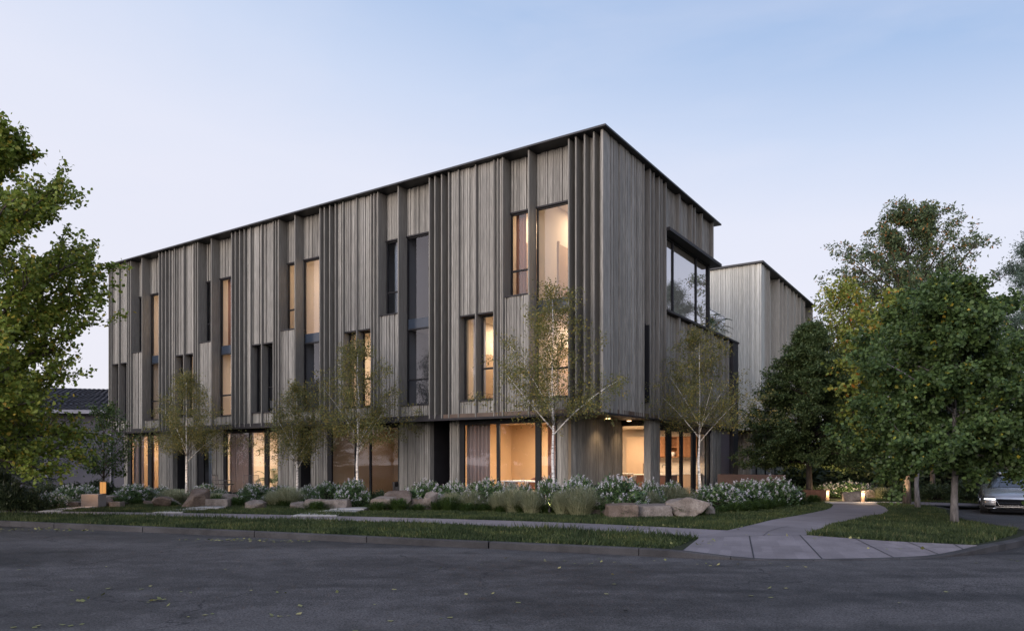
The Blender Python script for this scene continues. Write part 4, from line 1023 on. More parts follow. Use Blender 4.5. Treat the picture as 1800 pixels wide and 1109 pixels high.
# a second, hidden row fills the bed behind the front shrubs
# evergreen shrubs at the left edge and understory on the right
EV = [make_thing('evergreen_shrub', list(zip(('foliage', 'stems', 'blossoms'), shrub_parts(70 + k, False, 'lf_hedge', 0.10, 90, 30)))) for k in range(2)]
evu = set()
EVS = [(0, 44, 842, 898, 0, 'low dark evergreen shrub at the bottom left corner of the garden'), (-40, 16, 812, 896, 0, 'tall dark evergreen shrub cut by the left picture edge'), (30, 78, 858, 897, 0, 'rounded dark evergreen shrub second from the left edge'),
       (60, 104, 848, 884, 0, 'dark shrub in front of the neighbour house corner'), (104, 150, 846, 874, 0, 'dark shrub under the downpipe of the neighbour house'), (150, 198, 842, 871, 0, 'dark shrub under the small white framed window'),
       (1620, 1668, 846, 880, 0, 'dark shrub between the slim tree trunks'), (1664, 1722, 842, 880, 0, 'dark shrub left of the parked car'), (1560, 1606, 850, 878, 0, 'dark shrub behind the glowing trunk'), (1700, 1760, 836, 874, 0, 'dark shrub behind the parked car bonnet'),
       (1405, 1440, 850, 874, 0, 'dark shrub behind the conical tree trunk'), (640, 690, 861, 889, 0, 'low green shrub in front of the dark unlit window'), (1372, 1412, 850, 884, 0, 'rusty tinted low shrub in the shade of the conical tree')]
for i, (x0, x1, yt, yb, _, lab) in enumerate(EVS):
    p = at((x0 + x1) / 2, yb, 0.15); w = (x1 - x0) / F * p.y; h = (yb - yt) / F * p.y
    place(EV, evu, i % 2, (p.x, p.y, 0.12), (w / 1.02, w / 1.02, h / 0.80), rs.uniform(0, 6.28), lab, 'shrub', 'dark evergreen shrubs')
# big dark understory masses far right, each its own shrub
for i, (x, y, s, h, lab) in enumerate(((15.2, 31, 3.2, 2.2, 'wide dark thicket behind the path bollards'), (19.0, 31.5, 3.6, 2.4, 'wide dark thicket behind the glowing trunk'), (22.6, 29.5, 3.8, 2.6, 'wide dark thicket behind the slim trunks'), (26, 27.5, 3.8, 2.6, 'dark thicket beside the parked car'), (13.6, 33.5, 2.6, 2.0, 'dark thicket at the foot of the rear block'), (20.0, 27.5, 2.6, 1.5, 'low thicket left of the parked car bonnet'))):
    o = copy_tree(EV[i % 2]); o.location = (x, y, 0.1); o.scale = (s, s, h); o.rotation_euler = (0, 0, i * 1.3); tag(o, lab, 'shrub', 'thickets behind the lawn')

def grass_parts(seed, n, h, spread, mat, width=0.006, arch=0.5, plume=0.0):
    r = np.random.default_rng(seed); an = r.uniform(0, 2 * np.pi, n); rr = np.sqrt(r.random(n)) * spread * 0.35
    base = np.stack([np.cos(an) * rr, np.sin(an) * rr, np.zeros(n)], 1)
    a2 = an + r.normal(size=n) * 0.5; q_ = r.uniform(0.05, 1.0, n); out = spread * q_ * arch * 2; hh = h * r.uniform(0.65, 1.0, n) * (1 - 0.45 * q_ ** 2)
    d = np.stack([np.cos(a2), np.sin(a2), np.zeros(n)], 1); sd = np.stack([-np.sin(a2), np.cos(a2), np.zeros(n)], 1)
    prof = [(0, 0, 1.0), (0.28, 0.55, 0.9), (0.62, 0.90, 0.75 + plume), (1.0, 0.84, 0.12)]
    R_ = []
    for (o_, z_, w_) in prof:
        c = base + d * (out * o_)[:, None]; c[:, 2] = hh * z_ * (1 + (0.08 if o_ == 0.5 else 0)); R_.append(c - sd * width * w_); R_.append(c + sd * width * w_)
    V = np.stack(R_, 1).reshape(-1, 3); k = np.arange(n)[:, None] * 8
    Fc = np.concatenate([k + [0, 1, 3, 2], k + [2, 3, 5, 4], k + [4, 5, 7, 6]], 0)
    return npmesh('blades', V, Fc, [M[mat]])
FG = [make_thing('feather_grass', [('blades', grass_parts(80 + k, 1300, 0.85, 0.62, 'feather', 0.0036, 0.55, 0.3)), ('leaf_base', grass_parts(90 + k, 260, 0.45, 0.4, 'sedge', 0.006))]) for k in range(3)]
fgu = set()
FGS = [(82, 124, 866, 890, 'feather grass clump left of the block stones at the far left'), (282, 330, 853, 884, 'feather grass clump right of the leftmost birch'), (364, 396, 862, 884, 'feather grass clump lit by the cube lamp'), (466, 498, 856, 888, 'feather grass clump left of the pair of feather grasses by the small birch'),
       (482, 530, 848, 890, 'tall pale feather grass in front of the small thin birch'), (776, 812, 858, 892, 'feather grass clump behind the split tilted boulder'), (806, 852, 854, 893, 'feather grass below the grey curtain window'), (858, 900, 856, 892, 'feather grass under the table in the window'),
       (880, 926, 850, 893, 'broad feather grass under the left part of the glowing pane'), (912, 958, 852, 893, 'feather grass under the right part of the glowing pane'), (968, 1010, 852, 893, 'feather grass right of the tallest birch'), (988, 1052, 844, 893, 'largest feather grass in front of the rounded corner wall'),
       (1116, 1160, 854, 886, 'feather grass behind the middle stone of the stone row'), (1144, 1222, 846, 886, 'wide feather grass behind the big pale boulder'), (1532, 1578, 851, 876, 'tan feather grass lit by the path light'), (1384, 1404, 862, 882, 'small tan feather grass under the conical tree')]
for i, (x0, x1, yt, yb, lab) in enumerate(FGS):
    p, w, h = stand(x0, x1, yt, yb, 1.9 if x0 < 1050 else 1.15)
    w *= 1.4; h *= 0.92
    place(FG, fgu, i % 3, (p.x, p.y, 0.13), (w / 1.15, w / 1.15, h / 0.80), rs.uniform(0, 6.28), lab, 'ornamental grass', 'pale feather grasses')
SG = [make_thing('sedge_clump', [('blades', grass_parts(100 + k, 420, 0.36, 0.40, 'sedge', 0.006, 0.5))]) for k in range(2)]
sgu = set()
SGS = [(178, 884), (205, 888), (240, 886), (300, 889), (420, 889), (385, 888), (500, 891), (548, 893), (556, 896), (664, 897), (700, 897), (735, 897), (768, 896), (790, 897), (820, 899), (850, 899), (880, 900), (910, 900), (940, 900), (965, 901), (990, 901), (1015, 900), (1098, 908), (1196, 907), (1222, 906), (1270, 901), (1295, 900), (1320, 898), (1345, 895), (1370, 892), (1400, 888), (1430, 883)]
for i, (x, y) in enumerate(SGS):
    p = at(x, y, 0.15); s = rs.uniform(0.8, 1.35)
    o = place(SG, sgu, i % 2, (p.x, p.y, 0.12), (s, s, s * rs.uniform(.7, 1.1)), rs.uniform(0, 6.28), 'low dark green sedge clump among the stones and shrubs at the lawn edge', 'sedge', 'low sedge clumps')

# ------------------------------------------------------------------ rocks
def rock(label, x0, x1, yt, yb, mat, seed, flat=None, cuts=15, depth=0.8, tilt=0.0, cat='boulder', name='boulder', block=0.0):
    p = at((x0 + x1) / 2, yb, 0.15); w = (x1 - x0) / F * p.y / 2; h = (yb - yt) / F * p.y
    r = np.random.default_rng(seed)
    # a broken block: convex hull of a few points on a squarish blob, then roughened
    n_ = 10 if block else 16
    c = r.normal(size=(n_, 3)); c /= np.linalg.norm(c, axis=1, keepdims=True)
    if block: c = np.concatenate([np.array([[sx * r.uniform(.82, 1), sy * r.uniform(.82, 1), sz * r.uniform(.85, 1)] for sx in (-1, 1) for sy in (-1, 1) for sz in (-1, 1)]), c * np.array([1.06, 1.06, .9])])
    else: c = np.sign(c) * np.abs(c) ** 0.72
    if flat is not None: c[:, 2] = np.minimum(c[:, 2], flat + r.normal(size=len(c)) * 0.03)
    bm = bmesh.new()
    for p_ in c: bm.verts.new(p_)
    hull = bmesh.ops.convex_hull(bm, input=bm.verts)
    bmesh.ops.delete(bm, geom=list({g for g in list(hull['geom_interior']) + list(hull['geom_unused']) if isinstance(g, bmesh.types.BMVert)}), context='VERTS')
    bmesh.ops.bevel(bm, geom=bm.edges[:], offset=0.07, segments=2, profile=0.6, affect='EDGES', clamp_overlap=True)
    bmesh.ops.triangulate(bm, faces=bm.faces[:])
    for _ in range(3):
        long_e = [e for e in bm.edges if e.calc_length() > 0.14]
        bmesh.ops.subdivide_edges(bm, edges=long_e, cuts=1, use_grid_fill=False)
        bmesh.ops.triangulate(bm, faces=bm.faces[:])
    bm.normal_update()
    co = np.array([v.co for v in bm.verts]); nv = np.array([v.normal for v in bm.verts])
    amp = 0.030
    for oct_ in range(4):
        f = 2.6 * 2 ** oct_; ph = r.uniform(0, 6.28, 6); ax = r.normal(size=(3, 3)) * 0.7
        q = co @ ax.T * f
        nz = np.sin(q[:, 0] + ph[0]) * np.sin(q[:, 1] + ph[1]) + np.sin(q[:, 1] * .7 + ph[2] + 1.5 * np.sin(q[:, 2]))
        co = co + nv * (nz * amp)[:, None]; amp *= 0.55
    co[:, 0] -= (co[:, 0].max() + co[:, 0].min()) / 2; co[:, 1] -= (co[:, 1].max() + co[:, 1].min()) / 2
    co = co / np.array([max(abs(co[:, 0])), max(abs(co[:, 1])), 1.0])
    zmin, zmax = (-0.55 if not block else -0.7), co[:, 2].max()
    co[:, 0] *= w; co[:, 1] *= w * depth; co[:, 2] = (co[:, 2] - zmin) / (zmax - zmin) * h
    if tilt: co[:, 0] += co[:, 2] * tilt
    co[:, 2] = np.maximum(co[:, 2], -0.15)
    for v, c in zip(bm.verts, co): v.co = c
    me = bpy.data.meshes.new(name); bm.to_mesh(me); bm.free(); me.materials.append(M[mat])
    me.polygons.foreach_set('use_smooth', [True] * len(me.polygons))
    o = link(bpy.data.objects.new(name, me)); o.location = (p.x, p.y + w * depth * 0.5, 0.13)
    try: me.set_sharp_from_angle(angle=rad(28))
    except Exception: pass
    return tag(o, label, cat, 'garden boulders')
rock('small squared stone at the far left behind the grey path slab', 100, 120, 880, 891, 'rock_mid', 1, 0.5, 3, block=.8)
rock('squared tan stone touching the concrete wall with the lantern', 119, 143, 880, 891, 'rock_mid', 2, 0.5, 3, block=.8)
rock('brown boulder right of the concrete wall with the lantern', 173, 197, 873, 890, 'rock_brown', 3)
rock('low flat boulder second right of the lantern wall', 192, 214, 880, 891, 'rock_mid', 4, 0.5, 4, block=.4)
rock('low brown boulder left of the pointed one under the leftmost birch', 249, 275, 878, 887, 'rock_brown', 5, 0.5)
rock('pointed brown boulder under the leftmost birch', 266, 300, 871, 890, 'rock_brown', 6)
rock('grey brown boulder wedged between pointed and overhanging boulders', 294, 322, 873, 888, 'rock_mid', 7)
rock('big brown boulder with an overhanging top near the leftmost birch', 314, 361, 857, 892, 'rock_brown', 48, 0.7, 7, tilt=0.14)
rock('large pale boulder below the glowing cube lamp', 393, 440, 866, 888, 'rock_pale', 9, None, 4, tilt=-.35)
rock('small pale boulder right of the large pale one below the cube lamp', 430, 463, 877, 894, 'rock_pale', 10)
rock('low grey brown boulder left of the flat pinkish boulder pair', 507, 540, 880, 894, 'rock_mid', 11, 0.55)
rock('left boulder of the flat topped pinkish pair', 535, 572, 875, 894, 'rock_mid', 12, 0.35, 3, block=.6)
rock('right boulder of the flat topped pinkish pair beside the stepping slabs', 566, 614, 876, 895, 'rock_mid', 13, 0.35, 3, block=.6)
rock('pale sloping boulder at the right of the middle stepping slabs', 644, 690, 871, 896, 'rock_pale', 14, None, 5, tilt=.35)
rock('large brown boulder in front of the rounded timber panel', 672, 724, 861, 893, 'rock_brown', 15)
rock('low brown boulder left of the split tilted boulder', 706, 748, 874, 893, 'rock_brown', 16, 0.6)
rock('split tilted boulder pale and leaning to the right', 738, 766, 862, 896, 'rock_pale', 17, None, 8, tilt=.25)
rock('thin slab half of the split tilted boulder', 757, 782, 867, 895, 'rock_mid', 18, None, 8, tilt=.38)
rock('low flat stone at the left end of the front stone row', 1022, 1068, 890, 904, 'rock_mid', 19, 0.5, 4, block=.4)
rock('squared pinkish stone second in the front stone row', 1064, 1124, 883, 909, 'rock_brown', 20, 0.4, 4, block=.7)
rock('squared grey stone third in the front stone row', 1116, 1184, 884, 908, 'rock_mid', 21, 0.4, 3, block=.7)
rock('big pale domed boulder at the right end of the front stone row', 1174, 1252, 872, 908, 'rock_pale', 34, None, 6, tilt=-.22)
rock('small pale stone right of the big domed boulder', 1236, 1260, 887, 905, 'rock_pale', 23)
rock('pale boulder lit by the low path light', 1482, 1524, 862, 880, 'rock_pale', 24)
rock('dark angled boulder behind the lit path boulder', 1512, 1542, 859, 876, 'rock_mid', 25, None, 6, tilt=-.2)

# ------------------------------------------------------------------ slabs, walls, lamps
def slab(label, x0, x1, ya, yb, z=0.17, th=0.08):
    a, b = at(x0, yb, z), at(x1, yb, z); c, d = at(x1 + (x1 - 900) * 0.0 + 14, ya, z), at(x0 + 30, ya, z)
    mb = MB(); cx = (a + b + c + d) / 4
    mb.prism([(p.x - cx.x, p.y - cx.y) for p in (a, b, c, d)], -th, 0.0)
    o = mb.build('stepping_slab', M['slab'], bevel=0.008); o.location = (cx.x, cx.y, z); return tag(o, label, 'paving slab', 'pale stepping slabs')
slab('nearest pale slab of the far left step path', 68, 106, 893.5, 898, 0.17)
slab('middle pale slab of the far left step path', 96, 128, 890.8, 893.6, 0.19)
slab('last pale slab in front of the lantern wall', 124, 156, 889.2, 891, 0.20)
slab('nearest pale slab of the step path by the overhanging boulder', 268, 320, 895, 900, 0.17)
slab('second pale slab of the step path by the overhanging boulder', 302, 358, 892, 895, 0.19)
slab('third pale slab beside the overhanging boulder', 326, 384, 889.5, 892, 0.21)
slab('nearest and widest pale slab of the middle step path', 512, 592, 899, 905.5, 0.17)
slab('second pale slab of the middle step path', 554, 626, 894.5, 898.5, 0.19)
slab('third pale slab of the middle step path beside the lit shrub', 580, 640, 891, 894, 0.21)
def wall_px(name, label, x0, x1, yt, yb, mat, th=0.3, dirv=None, cat='wall'):
    p, q = at(x0, yb, 0.15), at(x1, yb, 0.15); h = (yb - yt) / F * p.y
    q = Vector((q.x, q.y, 0))
    d = q - Vector((p.x, p.y, 0)); n = Vector((-d.y, d.x, 0)).normalized() * th
    mb = MB(); P_ = [(0, 0), (d.x, d.y), (d.x + n.x, d.y + n.y), (n.x, n.y)]
    mb.prism(P_, -0.2, h); o = mb.build(name, M[mat], bevel=0.01); o.location = (p.x, p.y, 0.15); return tag(o, label, cat)
wall_px('garden_wall', 'low concrete garden wall carrying the glowing lantern', 142, 172.5, 868.5, 892, 'wall_conc', 0.45)
wall_px('garden_wall', 'darker low concrete wall stretching right behind the lantern', 173.5, 200, 871, 888, 'wall_conc', 0.3)
wall_px('garden_wall', 'tan low wall between the overhanging boulder and the pale boulders', 360, 400, 877, 892, 'rock_mid', 0.3)
wall_px('patio_slab', 'pale paved patio block behind the lantern', 176, 206, 863.5, 868, 'slab', 1.2, cat='patio slab')
# corten walls on the right
mb = MB(); mb.box(0, 0.12, -2.6, 0, -0.2, 0.92); o = mb.build('planter_wall', M['corten_low'], bevel=0.006); o.location = W(9.9, -0.15, 0.15); o.rotation_euler = (0, 0, TH); tag(o, 'low pinkish brown planter wall at the right end of the block', 'planter wall')
p = at(1412, 878, 0.15); mb = MB(); mb.box(0, 0.9, 0, 0.5, -0.1, 0.36); o = mb.build('planter_box', M['corten'], bevel=0.006); o.location = p; tag(o, 'rusted steel planter box beside the conical tree trunk', 'planter')
p = at(1470, 884, 0.15); mb = MB(); mb.box(-0.3, 2.3, 0, 0.22, 0, 0.03); o = mb.build('path_edging', M['slab']); o.location = p; tag(o, 'pale edging strip across the end of the curved path', 'edging')
# lantern
p = at(170.5, 868.5, 0.15); p = Vector((at(157, 892).x + 0.35, at(157, 892).y + 0.33, 0.15))
dz = (892 - 868.5) / F * at(157, 892).y
t = thing('lantern', 'glowing round paper lantern standing on the low concrete wall', 'lantern', (at(170.5, 892).x, p.y, 0.15 + dz))
mb = MB(); mb.lathe([(0.085, 0.02), (0.087, 0.36), (0.05, 0.365)], sides=24); mb.build('lamp_shade', M['lamp_soft'], t, True)
mb = MB(); mb.lathe([(0.09, 0.0), (0.09, 0.02)], sides=24); mb.lathe([(0.09, 0.365), (0.09, 0.38)], sides=24)
for k in range(6): mb.tube([(0.09 * math.cos(k), 0.09 * math.sin(k), 0.0), (0.09 * math.cos(k), 0.09 * math.sin(k), 0.38)], 0.004, 5)
mb.build('frame', M['post'], t)
l = bpy.data.lights.new('lantern_lamp', 'POINT'); l.energy = 9; l.color = (1, .55, .25); l.shadow_soft_size = 0.1
o = link(bpy.data.objects.new('lantern_lamp', l)); o.location = (t.location.x - .05, t.location.y - 0.75, t.location.z + .2)
# bollard lights along the path
def bollard(x, yb, h, lab):
    p = at(x, yb, 0.15); t = thing('bollard_light', lab, 'bollard light', p, 0, 'bollard lights by the curved path')
    mb = MB(); mb.box(-0.055, 0.055, 0, 0.055, 0, h); mb.box(-0.055, 0.055, -0.05, 0.0, h - 0.07, h); mb.build('post', M['post'], t, bevel=0.004)
    mb = MB(); mb.box(-0.045, 0.045, -0.045, -0.005, h - 0.078, h - 0.071); mb.build('lamp', M['lamp_warm'], t)
    spot_lamp((p.x, p.y - 0.045, p.z + h - 0.09), (p.x - 0.0, p.y - 0.14, 0.1), 34, 160)
    return t
bollard(1455, 879, 0.42, 'left bollard light in front of the lit white shrub')
bollard(1517, 883, 0.46, 'right bollard light beside the path boulder')
spot_lamp((12.45, 26.9, 0.45), (13.1, 29.0, 0.45), 380, 130)          # ground light washing the shrubs behind the bollards
spot_lamp((12.7, 24.2, 0.2), (13.35, 24.7, 1.5), 220, 70)           # ground light at the orange trunk
# small spike lights at the feet of the birches
for k, (b, a, e) in enumerate(((-1.75, 0.75, 52), (4.4, -1.7, 52), (-2.0, 8.1, 46), (-1.9, 11.1, 14), (-2.05, 17.6, 46))):
    p = W(b, a, 0.19); q = W(b + 0.5, a + 0.2, 3.0)
    t = thing('garden_spotlight', 'small black spike light aimed up into the ' + ('tallest birch', 'kitchen birch', 'middle birch', 'small thin birch', 'leftmost birch')[k], 'spotlight', p, 0, 'spike lights under the birches')
    mb = MB(); mb.tube([(0, 0, -0.2), (0, 0, 0.0)], 0.012, 6); mb.build('spike', M['black'], t)
    mb = MB(); mb.tube([(0, 0, 0), (0, 0, 0.17)], 0.05, 14, cap=False); mb.tube([(0, 0, 0.0), (0, 0, 0.01)], 0.05, 14); mb.build('lamp_head', M['black'], t)
    spot_lamp((p.x, p.y, 0.28), q, e, 80, (1.0, 0.74, 0.46), 'garden_spotlight_lamp', 0.02)

# ------------------------------------------------------------------ patio and interior furniture
def wire_chair(b, a, rz, lab):
    t = thing('wire_chair', lab, 'chair', W(b, a, 0.2), TH + rz, 'wire armchairs on the patio')
    s = MB(); s.box(-0.27, 0.27, -0.27, 0.27, 0.38, 0.41); s.build('seat', M['wire'], t, bevel=0.01)
    bk = MB(); bk.tube([(-0.28, 0.27, 0.4), (-0.29, 0.33, 0.82), (0.29, 0.33, 0.82), (0.28, 0.27, 0.4)], 0.014, 6)
    for k in range(9): x = -0.24 + 0.06 * k; bk.tube([(x, 0.275, 0.41), (x * 1.03, 0.33, 0.81)], 0.005, 4)
    for k in range(5): z = 0.48 + 0.07 * k; bk.tube([(-0.28, 0.28 + .01 * k, z), (0.28, 0.28 + .01 * k, z)], 0.005, 4)
    bk.build('backrest', M['wire'], t)
    for sx in (-1, 1):
        m = MB(); m.tube([(sx * 0.28, 0.30, 0.62), (sx * 0.31, -0.24, 0.60), (sx * 0.30, -0.27, 0.4)], 0.013, 6); m.build('armrest', M['wire'], t)
        for sy in (-1, 1):
            m = MB(); m.tube([(sx * 0.25, sy * 0.25, 0.4), (sx * 0.29, sy * 0.29, 0.0)], 0.013, 6); m.build('leg', M['wire'], t)
wire_chair(-0.6, 16.9, 0.6, 'grey wire armchair left of the patio table'); wire_chair(-0.5, 15.2, -0.6, 'grey wire armchair right of the patio table')
t = thing('patio_table', 'small dark round table between the wire armchairs', 'table', W(-1.0, 16.2, 0.2), TH)
m = MB(); m.lathe([(0.36, 0.46), (0.36, 0.49)], sides=28); m.build('tabletop', M['black'], t)
m = MB(); m.lathe([(0.2, 0.0), (0.2, 0.02), (0.025, 0.03), (0.025, 0.46)], sides=16); m.build('leg', M['black'], t)
t = thing('cube_lamp', 'glowing cube lamp on the patio in front of the small table', 'lamp', W(-1.9, 15.95, 0.15), TH)
m = MB(); m.box(-0.13, 0.13, -0.13, 0.13, 0.03, 0.42); m.build('lamp_shade', M['lamp_cube'], t, bevel=0.02)
m = MB(); m.box(-0.12, 0.12, -0.12, 0.12, 0, 0.03); m.build('base', M['black'], t)
l = bpy.data.lights.new('cube_lamp_light', 'POINT'); l.energy = 7; l.color = (1, .66, .36); l.shadow_soft_size = 0.12
o = link(bpy.data.objects.new('cube_lamp_light', l)); o.location = W(-2.25, 15.9, 0.5)
def palm(name, lab, loc, h, n, seed, pot=True, scale=1.0):
    r = np.random.default_rng(seed); t = thing(name, lab, 'plant', loc)
    if pot:
        m = MB(); m.lathe([(0.13, 0), (0.18, 0.3), (0.17, 0.3), (0.16, 0.26)], sides=20); m.build('pot', M['wall_conc'], t, True)
    T = MB(); LP = []; V = []; Fc = []; k0 = 0
    z0 = 0.28 if pot else 0.0
    for i in range(n):
        an = i * 2.4 + r.normal() * .2; el = r.uniform(0.5, 1.35); ln = h * r.uniform(0.6, 1.0)
        pts = []
        for k in range(7):
            u = k / 6; pts.append(Vector((math.cos(an) * math.cos(el) * ln * u, math.sin(an) * math.cos(el) * ln * u, z0 + math.sin(el) * ln * u - 0.42 * ln * u * u * u)))
        T.tube(pts, [0.008 * (1 - .8 * k / 6) for k in range(7)], 4, cap=False)
        for k in range(22):
            u = 0.25 + 0.74 * k / 21; q = min(5, int(u * 6)); p = pts[q].lerp(pts[q + 1], u * 6 - q); d = (pts[q + 1] - pts[q]).normalized(); x_w = 0.007 * h + 0.004; sd = d.cross(Vector((0, 0, 1))).normalized()
            for s in (-1, 1):
                w = 0.24 * h * (1 - abs(u - .5)) * .8; e = p + sd * s * w * .8 + d * w * .6 - Vector((0, 0, .12 * w)); x = d * x_w
                V += [tuple(p - x), tuple(p + x), tuple(e)]; Fc.append((k0, k0 + 1, k0 + 2)); k0 += 3
    T.build('stems', M['palm'], t); link(bpy.data.objects.new('fronds', npmesh('fronds', V, Fc, [M['palm']])), t); return t
palm('potted_palm', 'leafy potted palm inside the lit room behind the wire chairs', W(1.7, 16.55, 0.2), 1.7, 12, 3)
palm('terrace_palm', 'green palm on the roof terrace behind the glass balustrade', W(11.6, 0.85, 6.66), 1.7, 22, 4)
# desk and chair in the corner unit
t = thing('white_table', 'white table standing in the big glowing ground floor room', 'table', W(1.6, 3.6, 0.2), TH)
m = MB(); m.box(-0.45, 0.45, -0.75, 0.75, 0.70, 0.74); m.build('tabletop', M['white_pl'], t, bevel=0.008)
for sx in (-1, 1): m = MB(); m.box(-0.4, 0.4, sx * 0.65 - 0.03, sx * 0.65 + 0.03, 0, 0.70); m.build('leg', M['white_pl'], t)
def shell_chair(b, a, rz, lab, mat):
    t = thing('shell_chair', lab, 'chair', W(b, a, 0.2), TH + rz)
    V = []; Fq = []
    nu, nv = 13, 9
    for j in range(nv):
        v = j / (nv - 1)
        for i in range(nu):
            u = i / (nu - 1) * 2 - 1; an = u * 1.5
            V.append((0.27 * math.sin(an), 0.25 * math.cos(an) - 0.02 + 0.05 * v, 0.42 + (0.44 - 0.16 * u * u) * v))
    for j in range(nv - 1):
        for i in range(nu - 1): Fq.append((j * nu + i, j * nu + i + 1, (j + 1) * nu + i + 1, (j + 1) * nu + i))
    o = link(bpy.data.objects.new('backrest', npmesh('backrest', V, Fq, [M[mat]], smooth=True)), t); sm = o.modifiers.new('s', 'SOLIDIFY'); sm.thickness = 0.03
    m = MB(); m.lathe([(0.2, 0.40), (0.26, 0.43), (0.26, 0.47), (0.22, 0.48)], sides=20); m.build('seat', M[mat], t, True)
    for k in range(4): an = k * math.pi / 2 + .78; m = MB(); m.tube([(0.12 * math.cos(an), 0.12 * math.sin(an), 0.41), (0.26 * math.cos(an), 0.26 * math.sin(an), 0)], 0.013, 6); m.build('leg', M['black'], t)
shell_chair(2.35, 3.75, 0.0 - math.pi / 2, 'rounded brown leather chair behind the white table', 'brown_fab')
shell_chair(6.0, 1.95, math.pi, 'white shell chair at the kitchen counter', 'white_pl')
shell_chair(5.6, 2.5, math.pi * .8, 'black rounded chair left of the white chair in the kitchen', 'black')
# kitchen
t = thing('tall_cabinet', 'tall beige kitchen cabinet against the rear wall', 'cabinet', W(9.45, 2.75, 0.2), TH)
m = MB(); m.box(0, 0.6, 0, 0.85, 0.05, 2.42); m.build('body', M['cab_beige'], t, bevel=0.004)
m = MB(); m.box(-0.025, -0.003, 0.01, 0.84, 0.08, 2.40); d = m.build('door', M['cab_beige'], t, bevel=0.003); m = MB(); m.box(-0.045, -0.026, 0.06, 0.075, 0.9, 1.3); m.build('handle', M['black'], d)
t = thing('wall_cabinet', 'warm brown wooden wall cabinet with an open shelf above the kitchen counter', 'cabinet', W(9.65, 0.6, 1.75), TH)
m = MB(); m.box(0, 0.4, 0, 0.85, 0, 0.85); m.box(0, 0.4, 1.35, 2.1, 0, 0.85); m.box(0, 0.4, 0.85, 1.35, 0, 0.03); m.box(0, 0.4, 0.85, 1.35, 0.82, 0.85); m.box(0.36, 0.4, 0.85, 1.35, 0.03, 0.82); m.build('body', M['cabinet'], t)
m = MB(); m.box(0.02, 0.36, 0.85, 1.35, 0.40, 0.425); m.build('shelf', M['cabinet'], t)
for (y0, y1) in ((0.01, 0.42), (0.43, 0.84), (1.36, 1.72), (1.73, 2.09)): m = MB(); m.box(-0.022, -0.002, y0, y1, 0.01, 0.84); m.build('door', M['cabinet'], t, bevel=0.003)
t = thing('storage_jar', 'small white jar on the open cabinet shelf', 'jar', W(9.8, 1.65, 1.785), TH); m = MB(); m.lathe([(0.07, 0), (0.085, 0.05), (0.085, 0.16), (0.06, 0.18)], sides=20); m.build('body', M['white_pl'], t, True); m = MB(); m.lathe([(0.062, 0.181), (0.06, 0.2)], sides=20); m.build('lid', M['cab_beige'], t)
t = thing('kitchen_counter', 'long pale topped kitchen counter along the rear wall', 'counter', W(9.4, 0.5, 0.2), TH)
m = MB(); m.box(0.03, 0.6, 0, 2.2, 0, 0.86); m.build('body', M['cab_beige'], t); m = MB(); m.box(0, 0.62, 0, 2.2, 0.862, 0.90); m.build('countertop', M['stone_top'], t, bevel=0.004)
t = thing('kitchen_island', 'clay coloured kitchen island with a pale stone top', 'kitchen island', W(7.3, 0.8, 0.2), TH)
m = MB(); m.box(0.04, 0.8, 0.05, 2.3, 0, 0.84); m.build('body', M['island'], t, bevel=0.004); m = MB(); m.box(0, 0.85, 0, 2.35, 0.842, 0.88); m.build('countertop', M['stone_top'], t, bevel=0.004)
t = thing('kitchen_tap', 'black swan neck tap on the island', 'tap', W(8.0, 1.25, 1.08), TH)
m = MB(); m.tube([(0, 0, 0), (0, 0, 0.3)], 0.014, 8); m.build('post', M['black'], t); m = MB(); m.tube([(0, 0, 0.3), (0, 0.04, 0.36), (0, 0.12, 0.37), (0, 0.17, 0.32), (0, 0.17, 0.24)], 0.011, 8); m.build('spout', M['black'], t, True)
t = thing('planter_cube', 'pale pinkish planter cube just inside the glass beside the timber pillar', 'planter', W(5.3, 0.75, 0.2), TH); m = MB(); m.box(-0.16, 0.16, -0.16, 0.16, 0, 0.82); m.box(-0.17, 0.17, -0.17, 0.17, 0.821, 0.85); m.build('body', M['white_pl'], t, bevel=0.01)
palm('planter_fern', 'small dark fern growing in the pale planter cube', W(5.3, 0.75, 1.06), 0.38, 9, 8, pot=False)
t = thing('dining_table', 'pale dining counter in front of the beige kitchen cabinet', 'table', W(6.7, 2.2, 0.2), TH)
m = MB(); m.box(-0.35, 0.35, 0.0, 1.9, 0.88, 0.93); m.build('tabletop', M['stone_top'], t, bevel=0.005); m = MB(); m.box(-0.25, 0.25, 0.2, 1.7, 0, 0.88); m.build('base', M['plaster'], t)
# chair seen in a dark low window, third unit
t = thing('slatted_chair', 'pale chair standing behind the dark pair of low windows', 'chair', W(1.0, 2 * P + 5.0, 3.2), TH)
m = MB(); m.box(-0.22, 0.22, -0.22, 0.22, 0.43, 0.47); m.build('seat', M['white_pl'], t); m = MB(); m.box(-0.2, 0.2, 0.19, 0.22, 0.62, 0.92); m.build('backrest', M['white_pl'], t)
for sx in (-1, 1):
    for sy in (-1, 1): m = MB(); m.tube([(sx * .2, sy * .2, 0), (sx * .2, sy * .2, 0.92 if sy > 0 else .45)], 0.014, 6); m.build('leg', M['white_pl'], t)
t = thing('armchair', 'dark armchair in the unlit middle ground floor room', 'armchair', W(2.2, 9.4, 0.2), TH)
m = MB(); m.box(-0.35, 0.35, -0.35, 0.35, 0.15, 0.42); m.build('seat', M['wire'], t, bevel=.05); m = MB(); m.box(0.22, 0.38, -0.38, 0.38, 0.43, 0.85); m.build('backrest', M['wire'], t, bevel=.05)
for sy in (-1, 1): m = MB(); m.box(-0.33, 0.2, sy * .43 - .06, sy * .43 + .06, 0.2, 0.6); m.build('armrest', M['wire'], t, bevel=.04)

